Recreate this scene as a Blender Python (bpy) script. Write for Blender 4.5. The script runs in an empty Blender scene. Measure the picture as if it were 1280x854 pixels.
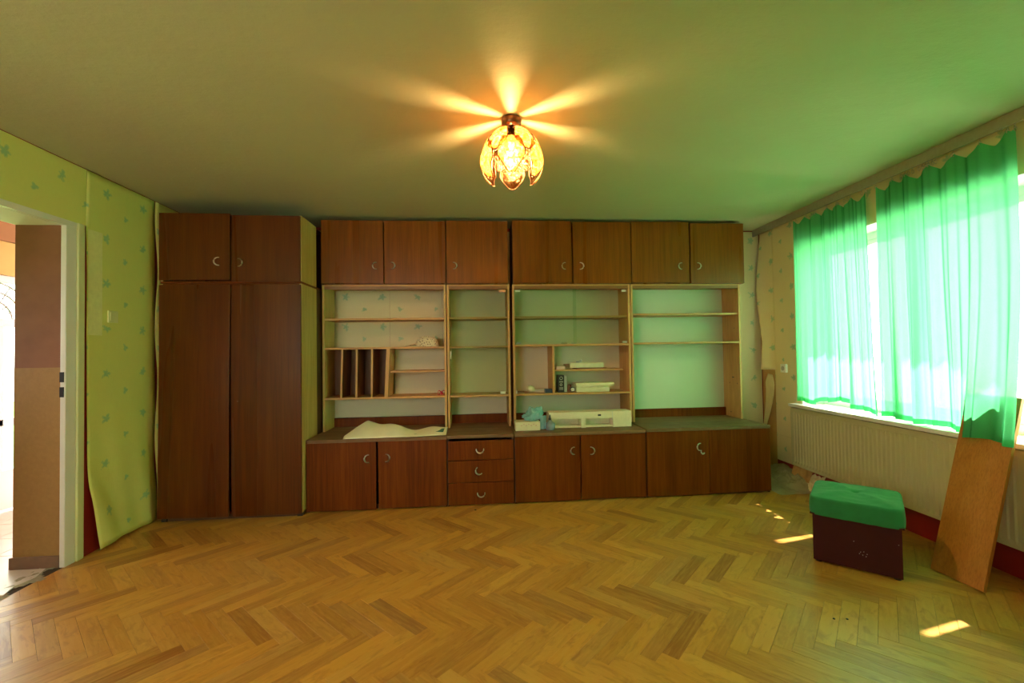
import bpy, bmesh, math, random
from mathutils import Vector, Matrix
random.seed(7)
SC = bpy.context.scene
COL = SC.collection
PI = math.pi

# ------------------------------------------------------------------ camera, world, sun, exposure
cd = bpy.data.cameras.new('camera'); cam = bpy.data.objects.new('camera', cd); COL.objects.link(cam)
cd.sensor_width = 36.0; cd.lens = 548.0/1280*36; cd.clip_start = 0.02; cd.clip_end = 200
YAW, PIT, ROL = .0842, .0203, -.0149
cw = Vector((math.sin(YAW)*math.cos(PIT), math.cos(YAW)*math.cos(PIT), math.sin(PIT)))
cr = Vector((math.cos(YAW), -math.sin(YAW), 0)); cu = cr.cross(cw)
cr2 = cr*math.cos(ROL)+cu*math.sin(ROL); cu2 = -cr*math.sin(ROL)+cu*math.cos(ROL)
m = Matrix((cr2, cu2, -cw)).transposed().to_4x4(); m.translation = (0, 0, 1.328)
cam.matrix_world = m
SC.camera = cam

WORLD_STR = 6.2
SUN_STR = 15.0
BULB = 285.0
SC.view_settings.view_transform = 'Standard'
SC.view_settings.look = 'None'
SC.view_settings.gamma = 1.0
SC.view_settings.use_curve_mapping = False
SC.view_settings.exposure = 0.85
wd = bpy.data.worlds.new('daylight'); SC.world = wd; wd.use_nodes = True
bgn = wd.node_tree.nodes['Background']
bgn.inputs[0].default_value = (1.0, 0.97, 0.88, 1); bgn.inputs[1].default_value = WORLD_STR
sd = bpy.data.lights.new('sun', 'SUN'); sun = bpy.data.objects.new('sun', sd); COL.objects.link(sun)
sd.energy = SUN_STR; sd.angle = math.radians(0.9); sd.color = (1.0, 0.93, 0.80)
sun.rotation_euler = Vector((-1.0, -0.22, -1.22)).to_track_quat('-Z', 'Y').to_euler()
sun.location = (6, 4, 6)
SC.cycles.use_denoising = True
try:
    SC.cycles.denoiser = 'OPENIMAGEDENOISE'
except Exception:
    pass
SC.cycles.max_bounces = 10; SC.cycles.diffuse_bounces = 6; SC.cycles.transparent_max_bounces = 16
SC.cycles.transmission_bounces = 8; SC.cycles.sample_clamp_indirect = 6.0
SC.cycles.caustics_reflective = False; SC.cycles.caustics_refractive = False

# ------------------------------------------------------------------ material helpers
class NT:
    def __init__(s, name):
        s.m = bpy.data.materials.new(name); s.m.use_nodes = True
        s.t = s.m.node_tree; s.n = s.t.nodes; s.l = s.t.links
        s.n.clear(); s.out = s.n.new('ShaderNodeOutputMaterial')
    def new(s, typ, **kw):
        n = s.n.new('ShaderNode'+typ)
        for k, v in kw.items(): setattr(n, k, v)
        return n
    def put(s, sock, v):
        if isinstance(v, bpy.types.NodeSocket): s.l.new(v, sock)
        elif v is not None:
            if hasattr(sock.default_value, '__len__') and not hasattr(v, '__len__'): v = (v,)*len(sock.default_value)
            if hasattr(sock.default_value, '__len__') and len(sock.default_value) == 4 and len(v) == 3: v = (*v, 1)
            sock.default_value = v
    def math(s, op, a, b=None, c=None, clamp=False):
        n = s.new('Math', operation=op); n.use_clamp = clamp
        s.put(n.inputs[0], a)
        if b is not None: s.put(n.inputs[1], b)
        if c is not None: s.put(n.inputs[2], c)
        return n.outputs[0]
    def mix(s, f, a, b, typ='MIX'):
        n = s.new('Mix', data_type='RGBA', blend_type=typ)
        s.put(n.inputs[0], f); s.put(n.inputs[6], a); s.put(n.inputs[7], b)
        return n.outputs[2]
    def coord(s, which='Object'):
        return s.new('TexCoord').outputs[which]
    def geo(s): return s.new('NewGeometry').outputs['Position']
    def mapping(s, v, scale=(1, 1, 1), loc=(0, 0, 0), rot=(0, 0, 0)):
        n = s.new('Mapping'); s.put(n.inputs[0], v); n.inputs['Scale'].default_value = scale
        n.inputs['Rotation'].default_value = rot
        s.put(n.inputs['Location'], loc)
        return n.outputs[0]
    def noise(s, v, scale=5, detail=3, rough=.5, dist=0, col=False):
        n = s.new('TexNoise'); s.put(n.inputs['Vector'], v); n.inputs['Scale'].default_value = scale
        n.inputs['Detail'].default_value = detail; n.inputs['Roughness'].default_value = rough
        n.inputs['Distortion'].default_value = dist
        return n.outputs[1 if col else 0]
    def ramp(s, f, stops):
        n = s.new('ValToRGB'); s.put(n.inputs[0], f); e = n.color_ramp.elements
        while len(e) > 1: e.remove(e[-1])
        for i, (p, c) in enumerate(stops):
            el = e[0] if i == 0 else e.new(p)
            el.position = p; el.color = (*c, 1) if len(c) == 3 else c
        return n.outputs[0]
    def sep(s, v):
        n = s.new('SeparateXYZ'); s.put(n.inputs[0], v); return n.outputs
    def comb(s, x, y, z):
        n = s.new('CombineXYZ'); s.put(n.inputs[0], x); s.put(n.inputs[1], y); s.put(n.inputs[2], z); return n.outputs[0]
    def bump(s, h, strength=.3, dist=.01):
        n = s.new('Bump'); s.put(n.inputs['Height'], h); n.inputs['Strength'].default_value = strength
        n.inputs['Distance'].default_value = dist; return n.outputs[0]
    def pbr(s, color, rough=.5, metal=0, normal=None, spec=None, coat=None, **kw):
        p = s.new('BsdfPrincipled'); s.put(p.inputs['Base Color'], color); s.put(p.inputs['Roughness'], rough)
        p.inputs['Metallic'].default_value = metal
        if spec is not None: p.inputs['Specular IOR Level'].default_value = spec
        if coat is not None: p.inputs['Coat Weight'].default_value = coat; p.inputs['Coat Roughness'].default_value = .25
        if normal is not None: s.put(p.inputs['Normal'], normal)
        for k, v in kw.items(): s.put(p.inputs[k.replace('_', ' ')], v)
        s.l.new(p.outputs[0], s.out.inputs[0]); s.p = p
        return s.m

def plain(name, col, rough=.5, metal=0, nscale=30, amt=.12, bump=0, **kw):
    n = NT(name); v = n.coord()
    f = n.noise(v, nscale, 3)
    c = n.mix(n.math('MULTIPLY', f, 1.0), tuple(x*(1-amt) for x in col), tuple(min(1, x*(1+amt)) for x in col))
    nb = n.bump(f, bump, .004) if bump else None
    return n.pbr(c, rough, metal, nb, **kw)

def wood(name, c0, c1, c2, rough=.35, grain=(38, 38, 1.6), coat=None, wear=0, axis_swap=False, spec=None):
    n = NT(name); v = n.coord()
    oi = n.new('ObjectInfo').outputs['Random']
    off = n.math('MULTIPLY', oi, 31.0)
    sc = grain
    vv = n.mapping(v, sc, n.comb(off, off, off))
    g = n.noise(vv, 1.0, 5, .6, .3)
    vb = n.mapping(v, tuple(x*.16 for x in sc), n.comb(off, 0, off))
    b = n.noise(vb, 1.0, 2, .5, .6)
    f = n.math('ADD', n.math('MULTIPLY', g, .6), n.math('MULTIPLY', b, .4))
    col = n.ramp(f, [(.3, c0), (.5, c1), (.7, c2)])
    fine = n.noise(n.mapping(v, (sc[0]*5, sc[1]*5, sc[2]*2.5)), 1, 2)
    col = n.mix(n.math('MULTIPLY', n.math('SUBTRACT', .55, fine, clamp=True), 1.2), col, tuple(x*.45 for x in c0))
    if wear:
        w = n.noise(v, 9, 5, .65)
        wm = n.math('MULTIPLY', n.math('SUBTRACT', w, .5, clamp=True), 6*wear, clamp=True)
        col = n.mix(wm, col, (.23, .17, .10))
    rr = n.math('ADD', rough-.07, n.math('MULTIPLY', b, .16))
    return n.pbr(col, rr, 0, n.bump(fine, .12, .002), coat=coat, spec=spec)

M = {}
M['ceiling'] = (lambda n: n.pbr(
    n.mix(n.noise(n.geo(), 1.3, 4, .6), (.475, .455, .26), (.545, .52, .31)), .9, 0,
    n.bump(n.math('ADD', n.noise(n.mapping(n.geo(), (1.5, 4, 3), rot=(0, 0, .9)), 2.2, 6, .65),
                  n.math('MULTIPLY', n.noise(n.geo(), 26, 5, .7), .5)), .32, .014)))(NT('ceiling_plaster'))

def wallpaper(name, base, base2, axis, gap=.34, rowh=.32, ph=(0, 0), k=.72):
    """pale paper with staggered little teal leaf sprigs (flat print)"""
    n = NT(name); P = n.geo(); x, y, z = n.sep(P)
    h = y if axis == 'y' else x
    col = n.mix(n.noise(P, 2.2, 4, .6), base, base2)
    fine = n.noise(n.mapping(P, (160, 160, 25)), 1, 2)
    col = n.mix(n.math('MULTIPLY', fine, .22), col, tuple(c*.72 for c in base))
    total = None
    for (ou, ov, r, pet) in ((0, 0, .036, 2.5), (.5, .42, .026, 1.5)):
        u = n.math('SUBTRACT', n.math('FRACT', n.math('ADD', n.math('DIVIDE', h, gap), ou+ph[0])), .5)
        w = n.math('SUBTRACT', n.math('FRACT', n.math('ADD', n.math('DIVIDE', z, rowh), ov+ph[1])), .5)
        r *= k
        U = n.math('MULTIPLY', u, gap); W = n.math('MULTIPLY', w, rowh)
        d = n.math('SQRT', n.math('ADD', n.math('MULTIPLY', U, U), n.math('MULTIPLY', W, W)))
        a = n.math('ARCTAN2', W, U)
        rad = n.math('MULTIPLY', n.math('ADD', .50, n.math('MULTIPLY', .50, n.math('ABSOLUTE', n.math('COSINE', n.math('MULTIPLY', a, pet))))), n.math('MULTIPLY', r*1.9, n.noise(P, 28, 1)))
        inner = n.math('GREATER_THAN', rad, d)
        glow = n.math('MULTIPLY', n.math('GREATER_THAN', n.math('MULTIPLY', rad, 1.45), d), .35)
        t = n.math('MAXIMUM', n.math('MULTIPLY', inner, .62), glow)
        total = t if total is None else n.math('MAXIMUM', total, t)
    brk = n.math('ADD', .55, n.math('MULTIPLY', n.noise(P, 90, 2), .8), clamp=True)
    col = n.mix(n.math('MULTIPLY', total, brk), col, (.12, .46, .26))
    return n.pbr(col, .75, 0, n.bump(n.math('ADD', fine, n.math('MULTIPLY', n.noise(P, 7, 3), 2)), .12, .006))
M['paper_left'] = wallpaper('leaf_print_paper_left', (.78, .78, .22), (.70, .70, .18), 'y', ph=(-.32, -.27), k=.72)  # one paper on three walls; the light on each is put into its colours
M['paper_back'] = wallpaper('leaf_print_paper_back', (.86, .79, .50), (.80, .72, .42), 'x', gap=.36, rowh=.30, ph=(.1, .2))
M['paper_right'] = wallpaper('leaf_print_paper_right', (.88, .74, .42), (.82, .64, .32), 'y', gap=.30, rowh=.30, ph=(.0, .1))
M['paper_patch'] = plain('pale_paper_patch', (.80, .78, .34), .8, bump=.1)
M['paper_reverse'] = plain('paper_reverse', (.86, .74, .42), .85, nscale=12, bump=.2)
M['red_paint'] = plain('red_wall_paint', (.30, .012, .010), .5, nscale=6, amt=.3)
M['bare_plaster'] = plain('bare_plaster', (.58, .33, .12), .9, nscale=8, amt=.25, bump=.3)
M['rear_wall'] = plain('rear_wall_paint', (.66, .62, .36), .9, nscale=4)
DK = ((.10, .020, .001), (.165, .036, .002), (.23, .056, .004))
M['dark_wood'] = wood('mahogany_veneer', *DK, rough=.42, spec=.15)
M['dark_wood_lamplit'] = wood('mahogany_veneer_lamplit', (.15, .040, .002), (.23, .066, .004), (.32, .100, .007), rough=.28, spec=.3)  # same mahogany, with lamp light on the upper doors put into the colour
M['dark_edge'] = plain('dark_board_edge', (.10, .045, .018), .6, nscale=60, amt=.3)
M['wardrobe_wood'] = wood('wardrobe_veneer', (.070, .016, .001), (.115, .026, .002), (.16, .042, .004), rough=.28, spec=.35, grain=(30, 30, 1.2))
M['counter'] = wood('worn_counter_top', (.13, .062, .022), (.20, .105, .042), (.30, .17, .075), rough=.6, grain=(1.8, 30, 30), wear=.5)
M['honey'] = wood('honey_wood', (.48, .25, .075), (.60, .33, .11), (.70, .42, .16), rough=.5, grain=(30, 30, 2.5))
M['honey_h'] = wood('honey_wood_shelf', (.46, .23, .07), (.58, .31, .10), (.68, .40, .15), rough=.5, grain=(2.5, 30, 30))
M['side_board'] = wood('pale_side_board', (.52, .36, .10), (.60, .43, .14), (.68, .50, .19), rough=.6, grain=(14, 14, 1.2))
M['back_board'] = plain('pale_hardboard', (.72, .66, .44), .6, nscale=3, amt=.07)
M['back_board_green_lit'] = plain('hardboard_green_lit', (.62, .72, .52), .55, nscale=3, amt=.05)  # pale hardboard with the green curtain light put into its colour
M['slot_dark'] = wood('slot_wood_darkened', (.14, .05, .012), (.20, .08, .02), (.27, .11, .03), rough=.5)  # shade inside the slots is put into this wood colour
M['rail_wood'] = wood('brown_band_wood', (.20, .08, .02), (.27, .11, .03), (.34, .15, .04), rough=.4, grain=(2, 30, 30))
M['nickel'] = plain('old_nickel', (.62, .56, .46), .28, 1.0, amt=.2)
M['brass_dark'] = plain('dark_brass', (.16, .07, .035), .35, .9, amt=.3)
M['black_metal'] = plain('black_iron', (.02, .02, .02), .5, .3)
M['white_paint'] = plain('white_gloss_paint', (.78, .77, .66), .4, nscale=5, amt=.06)
M['cream_trim'] = plain('cream_green_trim', (.66, .68, .34), .5, nscale=5, amt=.06)
M['radiator'] = plain('cream_radiator_enamel', (.60, .54, .28), .38, nscale=5, amt=.06)
M['sill'] = plain('white_sill_enamel', (.88, .88, .80), .25, nscale=4, amt=.04)
M['window_white'] = plain('white_window_paint', (.85, .86, .84), .4, nscale=5, amt=.05)
M['rail_grey'] = plain('grey_brown_rail', (.36, .34, .26), .6, nscale=40, amt=.15)
M['reveal_brown'] = plain('brown_reveal_paint', (.26, .105, .045), .75, nscale=10, amt=.22, bump=.25)
M['reveal_ochre'] = plain('ochre_reveal_paint', (.36, .20, .055), .7, nscale=45, amt=.14, bump=.3)
M['hall_white'] = plain('hall_white', (.80, .76, .70), .8, nscale=5, amt=.06)
M['hall_brown'] = plain('hall_brown', (.42, .20, .08), .8, nscale=5, amt=.1)
M['hall_warm_lit'] = plain('hall_warm_lit', (.74, .50, .16), .8, nscale=5, amt=.1)  # warm light on the hall lintel, put into its colour
M['base_brown'] = plain('brown_skirting', (.22, .12, .07), .6, nscale=20, amt=.2)
M['tile'] = plain('pale_floor_tile', (.62, .50, .40), .28, nscale=9, amt=.16)
M['mortar'] = plain('broken_mortar', (.33, .27, .17), .95, nscale=40, amt=.35, bump=.8)
M['concrete'] = plain('pale_terrace', (.62, .60, .52), .9, nscale=2, amt=.1)
M['grass'] = plain('lawn', (.20, .42, .08), .95, nscale=6, amt=.3)
M['slab'] = plain('floor_screed', (.06, .03, .012), .9)
M['stool_box'] = plain('dark_maroon_vinyl', (.050, .007, .006), .6, nscale=20, amt=.2, spec=.2)
M['blue_black'] = plain('navy_plastic', (.03, .06, .10), .4)
M['black_card'] = plain('black_card', (.015, .018, .02), .4)
M['print_white'] = plain('white_print', (.65, .66, .60), .6)
M['cream_card'] = plain('cream_card', (.76, .70, .46), .7, nscale=20, amt=.1)
M['pale_box'] = plain('pale_box_card', (.72, .68, .46), .7, nscale=25, amt=.12)
M['pink_paper'] = plain('pinkish_paper', (.70, .50, .38), .7)
M['brown_card'] = plain('brown_card', (.20, .09, .04), .7)
M['crimson'] = plain('crimson_ribbon', (.62, .02, .06), .45)
M['foam'] = plain('cream_packing_foam', (.80, .74, .52), .8, nscale=50, amt=.08, bump=.3)
M['grey_plastic'] = plain('grey_plastic', (.42, .42, .38), .45)
M['switch'] = plain('yellowed_switch', (.72, .72, .32), .45, nscale=8, amt=.05)
M['outlet'] = plain('white_outlet', (.85, .84, .76), .35)
M['rubble'] = plain('dusty_crumpled_paper', (.36, .30, .17), .95, nscale=7, amt=.5, bump=.6)
M['beech'] = wood('orange_beech_board', (.42, .155, .022), (.52, .205, .032), (.60, .26, .05), rough=.42, grain=(30, 30, 1.6))
M['beech_edge'] = wood('beech_edge', (.40, .16, .035), (.48, .20, .05), (.56, .25, .07), rough=.5, grain=(30, 30, 2))

def fabric_mat(name, col, scale=420):
    n = NT(name); v = n.coord()
    f = n.noise(v, scale, 2); g = n.noise(v, 14, 3)
    c = n.mix(g, tuple(x*.75 for x in col), tuple(min(1, x*1.25) for x in col))
    return n.pbr(c, .85, 0, n.bump(f, .5, .004), Sheen_Weight=.3, Sheen_Tint=(.6, 1, .7), Sheen_Roughness=.4)
M['velvet'] = fabric_mat('green_velvet', (.016, .20, .060))

def curtain_mat():
    n = NT('sheer_green_curtain'); v = n.coord()
    w = n.noise(n.mapping(v, (300, 300, 300)), 1, 1)
    c = n.mix(w, (.12, .63, .27), (.17, .73, .34))
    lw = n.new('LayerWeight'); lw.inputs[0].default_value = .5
    c = n.mix(n.math('POWER', lw.outputs['Facing'], 1.6), c, (.015, .25, .09))  # darkness of the folds put into the colour, strongest edge-on
    d = n.new('BsdfDiffuse'); n.put(d.inputs[0], c)
    t = n.new('BsdfTranslucent'); n.put(t.inputs[0], c)
    tr = n.new('BsdfTransparent'); n.put(tr.inputs[0], (.88, 1, .90))
    m1 = n.new('MixShader'); m1.inputs[0].default_value = .62
    n.l.new(d.outputs[0], m1.inputs[1]); n.l.new(t.outputs[0], m1.inputs[2])
    fac = n.math('SUBTRACT', .035, n.math('MULTIPLY', lw.outputs['Facing'], .035), clamp=True)
    m2 = n.new('MixShader'); n.put(m2.inputs[0], fac)
    n.l.new(m1.outputs[0], m2.inputs[1]); n.l.new(tr.outputs[0], m2.inputs[2])
    n.l.new(m2.outputs[0], n.out.inputs[0]); return n.m
M['curtain'] = curtain_mat()

def glass_mat(name, tint, refl=.10):
    n = NT(name)
    g = n.new('BsdfGlossy'); g.inputs['Roughness'].default_value = .02; n.put(g.inputs[0], (.9, .95, .9))
    t = n.new('BsdfTransparent'); n.put(t.inputs[0], tint)
    lw = n.new('LayerWeight'); lw.inputs[0].default_value = .5      # Schlick reflectance of a thin pane
    fr = n.math('ADD', .04, n.math('MULTIPLY', .9, n.math('POWER', lw.outputs['Facing'], 5)))
    mx = n.new('MixShader'); n.put(mx.inputs[0], fr)
    n.l.new(t.outputs[0], mx.inputs[1]); n.l.new(g.outputs[0], mx.inputs[2]); n.l.new(mx.outputs[0], n.out.inputs[0])
    return n.m
M['glass'] = glass_mat('clear_pane', (.93, .97, .93))
M['cab_glass'] = glass_mat('cabinet_glass', (.90, .96, .90))

def petal_mat():
    n = NT('amber_petal_glass'); v = n.coord()
    f = n.noise(v, 40, 4, .6, 1.5)
    c = n.ramp(f, [(.35, (.34, .15, .045)), (.5, (.62, .38, .17)), (.64, (.90, .72, .46))])
    t = n.new('BsdfTranslucent'); n.put(t.inputs[0], c)
    d = n.new('BsdfGlossy'); n.put(d.inputs[0], c); d.inputs['Roughness'].default_value = .15
    tr = n.new('BsdfTransparent'); n.put(tr.inputs[0], c)
    m1 = n.new('MixShader'); m1.inputs[0].default_value = .15
    n.l.new(t.outputs[0], m1.inputs[1]); n.l.new(d.outputs[0], m1.inputs[2])
    m2 = n.new('MixShader'); m2.inputs[0].default_value = .36
    n.l.new(m1.outputs[0], m2.inputs[1]); n.l.new(tr.outputs[0], m2.inputs[2])
    n.put(d.inputs['Normal'], n.bump(f, .6, .01))
    n.l.new(m2.outputs[0], n.out.inputs[0]); return n.m
M['petal'] = petal_mat()
def emit_mat(name, col, s):
    n = NT(name); e = n.new('Emission'); n.put(e.inputs[0], col); e.inputs[1].default_value = s
    n.l.new(e.outputs[0], n.out.inputs[0]); return n.m
M['bulb'] = emit_mat('glowing_bulb', (1, .60, .26), BULB)
def bag_mat():
    n = NT('cyan_plastic_film'); v = n.coord()
    c = n.mix(n.noise(v, 22, 4), (.16, .55, .62), (.45, .80, .82))
    return n.pbr(c, .25, 0, n.bump(n.noise(v, 40, 4), .5, .01), Transmission_Weight=.25)
M['bag'] = bag_mat()
M['bottle'] = (lambda n: n.pbr((.50, .55, .66), .12, 0, None, Transmission_Weight=.6))(NT('bluish_bottle'))
def cap_mat():
    n = NT('dotted_cloth'); v = n.coord()
    vo = n.new('TexVoronoi'); n.put(vo.inputs['Vector'], v); vo.inputs['Scale'].default_value = 55
    f = n.math('LESS_THAN', vo.outputs['Distance'], .30)
    return n.pbr(n.mix(f, (.74, .64, .44), (.16, .07, .06)), .85)
M['dotted'] = cap_mat()
M['cream_cloth'] = plain('cream_oilcloth', (.92, .89, .66), .5, nscale=9, amt=.08, bump=.15)
M['teal_back'] = plain('teal_cloth_back', (.05, .16, .13), .7)

def parquet_mat():
    n = NT('oak_parquet')
    uv = n.new('UVMap').outputs[0]
    oi = n.new('ObjectInfo').outputs['Random']
    at = n.new('Attribute', attribute_name='rnd').outputs['Fac']
    r = n.math('FRACT', n.math('ADD', n.math('MULTIPLY', oi, 1.0), at))
    r2 = n.math('FRACT', n.math('MULTIPLY', r, 17.3)); r3 = n.math('FRACT', n.math('MULTIPLY', r, 7.77))
    off = n.comb(n.math('MULTIPLY', r, 91), n.math('MULTIPLY', r2, 53), 0)
    v = n.new('VectorMath', operation='ADD'); n.put(v.inputs[0], n.mapping(uv, (5, 60, 1))); n.put(v.inputs[1], off)
    g = n.noise(v.outputs[0], 1, 4, .6, .4)
    v2 = n.new('VectorMath', operation='ADD'); n.put(v2.inputs[0], n.mapping(uv, (9, 26, 1))); n.put(v2.inputs[1], off)
    b = n.noise(v2.outputs[0], 1, 4, .65, .8)
    base = n.ramp(r, [(0, (.31, .105, .014)), (.14, (.48, .200, .026)), (.36, (.66, .315, .050)), (.55, (.58, .260, .038)), (.72, (.43, .175, .026)), (.84, (.72, .365, .068)), (.94, (.50, .245, .055)), (1, (.33, .130, .028))])
    base = n.mix(n.math('MULTIPLY', r3, .16), base, (.32, .22, .09))
    col = n.mix(n.math('MULTIPLY', n.math('SUBTRACT', g, .42, clamp=True), 1.8, clamp=True), base, (.68, .36, .09))
    col = n.mix(n.math('MULTIPLY', n.math('SUBTRACT', b, .50, clamp=True), 2.4, clamp=True), col, (.28, .095, .018))
    # worn, greyed walkways and scattered stains over the whole floor
    P = n.geo(); w = n.noise(P, .9, 5, .6)
    col = n.mix(n.math('MULTIPLY', n.math('SUBTRACT', w, .5, clamp=True), 1.3, clamp=True), col, (.40, .26, .09))
    rough = n.math('ADD', .24, n.math('MULTIPLY', n.noise(P, 3, 4, .6), .22))
    return n.pbr(col, rough, 0, n.bump(n.math('ADD', n.math('MULTIPLY', g, .5), n.noise(P, 8, 3)), .12, .004), spec=.5)
M['parquet'] = parquet_mat()

# ------------------------------------------------------------------ mesh helpers
def props(o, label=None, cat=None, group=None, kind=None):
    if label: o['label'] = label
    if cat: o['category'] = cat
    if group: o['group'] = group
    if kind: o['kind'] = kind
    return o
def thing(name, label, cat, loc=(0, 0, 0), rz=0, group=None):
    o = bpy.data.objects.new(name, None); COL.objects.link(o); o.location = loc; o.rotation_euler = (0, 0, rz)
    o.empty_display_size = .1
    return props(o, label, cat, group)

def rootloc(o):
    v = Vector((0, 0, 0))
    while o is not None: v = v + o.location; o = o.parent
    return v
class B:
    """bmesh builder in world coordinates (or local ones with local=True)"""
    def __init__(s): s.bm = bmesh.new()
    def box(s, x0, x1, y0, y1, z0, z1, mat=0, R=None):
        vs = [Vector((x, y, z)) for x in (x0, x1) for y in (y0, y1) for z in (z0, z1)]
        if R is not None: vs = [R @ v for v in vs]
        v = [s.bm.verts.new(p) for p in vs]
        for q in ((0, 1, 3, 2), (4, 6, 7, 5), (0, 4, 5, 1), (2, 3, 7, 6), (0, 2, 6, 4), (1, 5, 7, 3)):
            f = s.bm.faces.new([v[i] for i in q]); f.material_index = mat
        return s
    def prism(s, base, top, mat=0):
        a = [s.bm.verts.new(p) for p in base]; b = [s.bm.verts.new(p) for p in top]; n = len(a)
        s.bm.faces.new(a[::-1]).material_index = mat; s.bm.faces.new(b).material_index = mat
        for i in range(n):
            s.bm.faces.new([a[i], a[(i+1) % n], b[(i+1) % n], b[i]]).material_index = mat
        return s
    def tube(s, pts, r, seg=6, closed=False, mat=0):
        pts = [Vector(p) for p in pts]; n = len(pts); rings = []
        for i, p in enumerate(pts):
            if closed: d = pts[(i+1) % n]-pts[i-1]
            else: d = pts[min(i+1, n-1)]-pts[max(i-1, 0)]
            d.normalize(); a = Vector((0, 0, 1)) if abs(d.z) < .9 else Vector((1, 0, 0))
            u = d.cross(a).normalized(); w = d.cross(u)
            rr = r[i] if hasattr(r, '__len__') else r
            rings.append([s.bm.verts.new(p+(u*math.cos(2*PI*k/seg)+w*math.sin(2*PI*k/seg))*rr) for k in range(seg)])
        for i in range(n if closed else n-1):
            A, C = rings[i], rings[(i+1) % n]
            for k in range(seg): s.bm.faces.new([A[k], A[(k+1) % seg], C[(k+1) % seg], C[k]]).material_index = mat
        if not closed:
            s.bm.faces.new(rings[0][::-1]).material_index = mat; s.bm.faces.new(rings[-1]).material_index = mat
        return s
    def lathe(s, c, prof, seg=24, mat=0, R=None):
        c = Vector(c); rings = []
        for r, z in prof:
            ring = []
            for k in range(seg):
                p = Vector((r*math.cos(2*PI*k/seg), r*math.sin(2*PI*k/seg), z))
                if R is not None: p = R @ p
                ring.append(s.bm.verts.new(c+p))
            rings.append(ring)
        for A, C in zip(rings, rings[1:]):
            for k in range(seg): s.bm.faces.new([A[k], A[(k+1) % seg], C[(k+1) % seg], C[k]]).material_index = mat
        s.bm.faces.new(rings[0][::-1]).material_index = mat; s.bm.faces.new(rings[-1]).material_index = mat
        return s
    def grid(s, nu, nv, fn, mat=0, skip=None):
        g = [[s.bm.verts.new(fn(i/nu, j/nv)) for j in range(nv+1)] for i in range(nu+1)]
        for i in range(nu):
            for j in range(nv):
                if skip and skip((i+.5)/nu, (j+.5)/nv): continue
                s.bm.faces.new([g[i][j], g[i+1][j], g[i+1][j+1], g[i][j+1]]).material_index = mat
        return g
    def build(s, name, mats, parent=None, origin=None, smooth=False, bevel=0, solid=0, local=False, **pr):
        if not isinstance(mats, (list, tuple)): mats = [mats]
        org = Vector(origin) if origin is not None else (Vector((0, 0, 0)) if local else rootloc(parent))
        bmesh.ops.remove_doubles(s.bm, verts=s.bm.verts, dist=1e-6)
        bmesh.ops.recalc_face_normals(s.bm, faces=s.bm.faces)
        if org.length: bmesh.ops.translate(s.bm, verts=s.bm.verts, vec=-org)
        me = bpy.data.meshes.new(name); s.bm.to_mesh(me); s.bm.free()
        for mm in mats: me.materials.append(M[mm] if isinstance(mm, str) else mm)
        if smooth: me.shade_smooth()
        o = bpy.data.objects.new(name, me); COL.objects.link(o)
        if parent is not None:
            o.parent = parent
            if origin is not None: o.location = org-rootloc(parent)
        elif origin is not None: o.location = org
        if solid:
            q = o.modifiers.new('thick', 'SOLIDIFY'); q.thickness = solid; q.offset = 0
        if bevel:
            q = o.modifiers.new('bevel', 'BEVEL'); q.width = bevel; q.segments = 2; q.limit_method = 'ANGLE'; q.angle_limit = .6
        return props(o, pr.get('label'), pr.get('cat'), pr.get('group'), pr.get('kind'))

def vn(*p):
    from mathutils import noise
    return noise.noise(Vector(p))

# ------------------------------------------------------------------ room dimensions (metres)
H = 2.60; XL = -2.61; YB = 4.55; YR = -0.9
def rw(y, off=0.0): return 2.984-off+(y-2.87)*.037        # window wall: reference line of rail and radiator fronts
WOFF = -.08                                                # plaster face of the window wall
WT = .34                                                   # window wall thickness
WIN_Z0, WIN_Z1 = .765, 2.27
WIN_Y0, WIN_Y1 = .70, 3.95
DY0, DY1, DZ = 2.10, 3.04, 2.18                            # doorway in the left wall

# ---- floor slab + parquet blocks
floor = B().box(XL-.30, 3.25, YR, YB, -.05, -.0042).build('floor', 'slab', origin=(0, 2, 0), kind='structure',
      label='worn oak herringbone parquet floor')
L_, W_ = .4030, .0720
S2 = math.sqrt(2)
X0H, Y0H = .1330, 1.829
def blocks():
    out = []
    for s_ in range(-8, 9):
        for n_ in range(-75, 75):
            for k in (0, 1):
                if k == 0: a0, a1, b0, b1 = n_*W_, n_*W_+L_, -n_*W_, -n_*W_+W_
                else: a0, a1, b0, b1 = n_*W_+L_, n_*W_+W_+L_, -n_*W_, L_-n_*W_
                ca, cb = (a0+a1)/2+s_*L_, (b0+b1)/2+s_*L_
                x, y = (ca-cb)/S2+X0H, (ca+cb)/S2+Y0H
                if XL-.35 < x < 3.35 and YR-.2 < y < YB+.2: out.append((x, y, k))
    return out
BL = blocks()
gapw = .0004
def inview(x, y):
    v = Vector((x, y, -1.328)); d = v.dot(cw)
    if d < .2: return False
    px = 640+548*v.dot(cr2)/d; py = 427-548*v.dot(cu2)/d
    return 15 < px < 1265 and py < 842
def right_lim(y): return rw(y, WOFF)
def inside(x, y, k):
    e = (L_+W_)/2/S2+.005
    return XL+e < x < right_lim(y)-e and YR+e < y < YB-e
near = sorted([b for b in BL if inview(b[0], b[1]) and inside(*b) and not (1.95 < b[0] < 2.6 and 2.4 < b[1] < 2.9 and False)], key=lambda b: b[0]**2+b[1]**2)[:300]
nearset = set(near)
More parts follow.
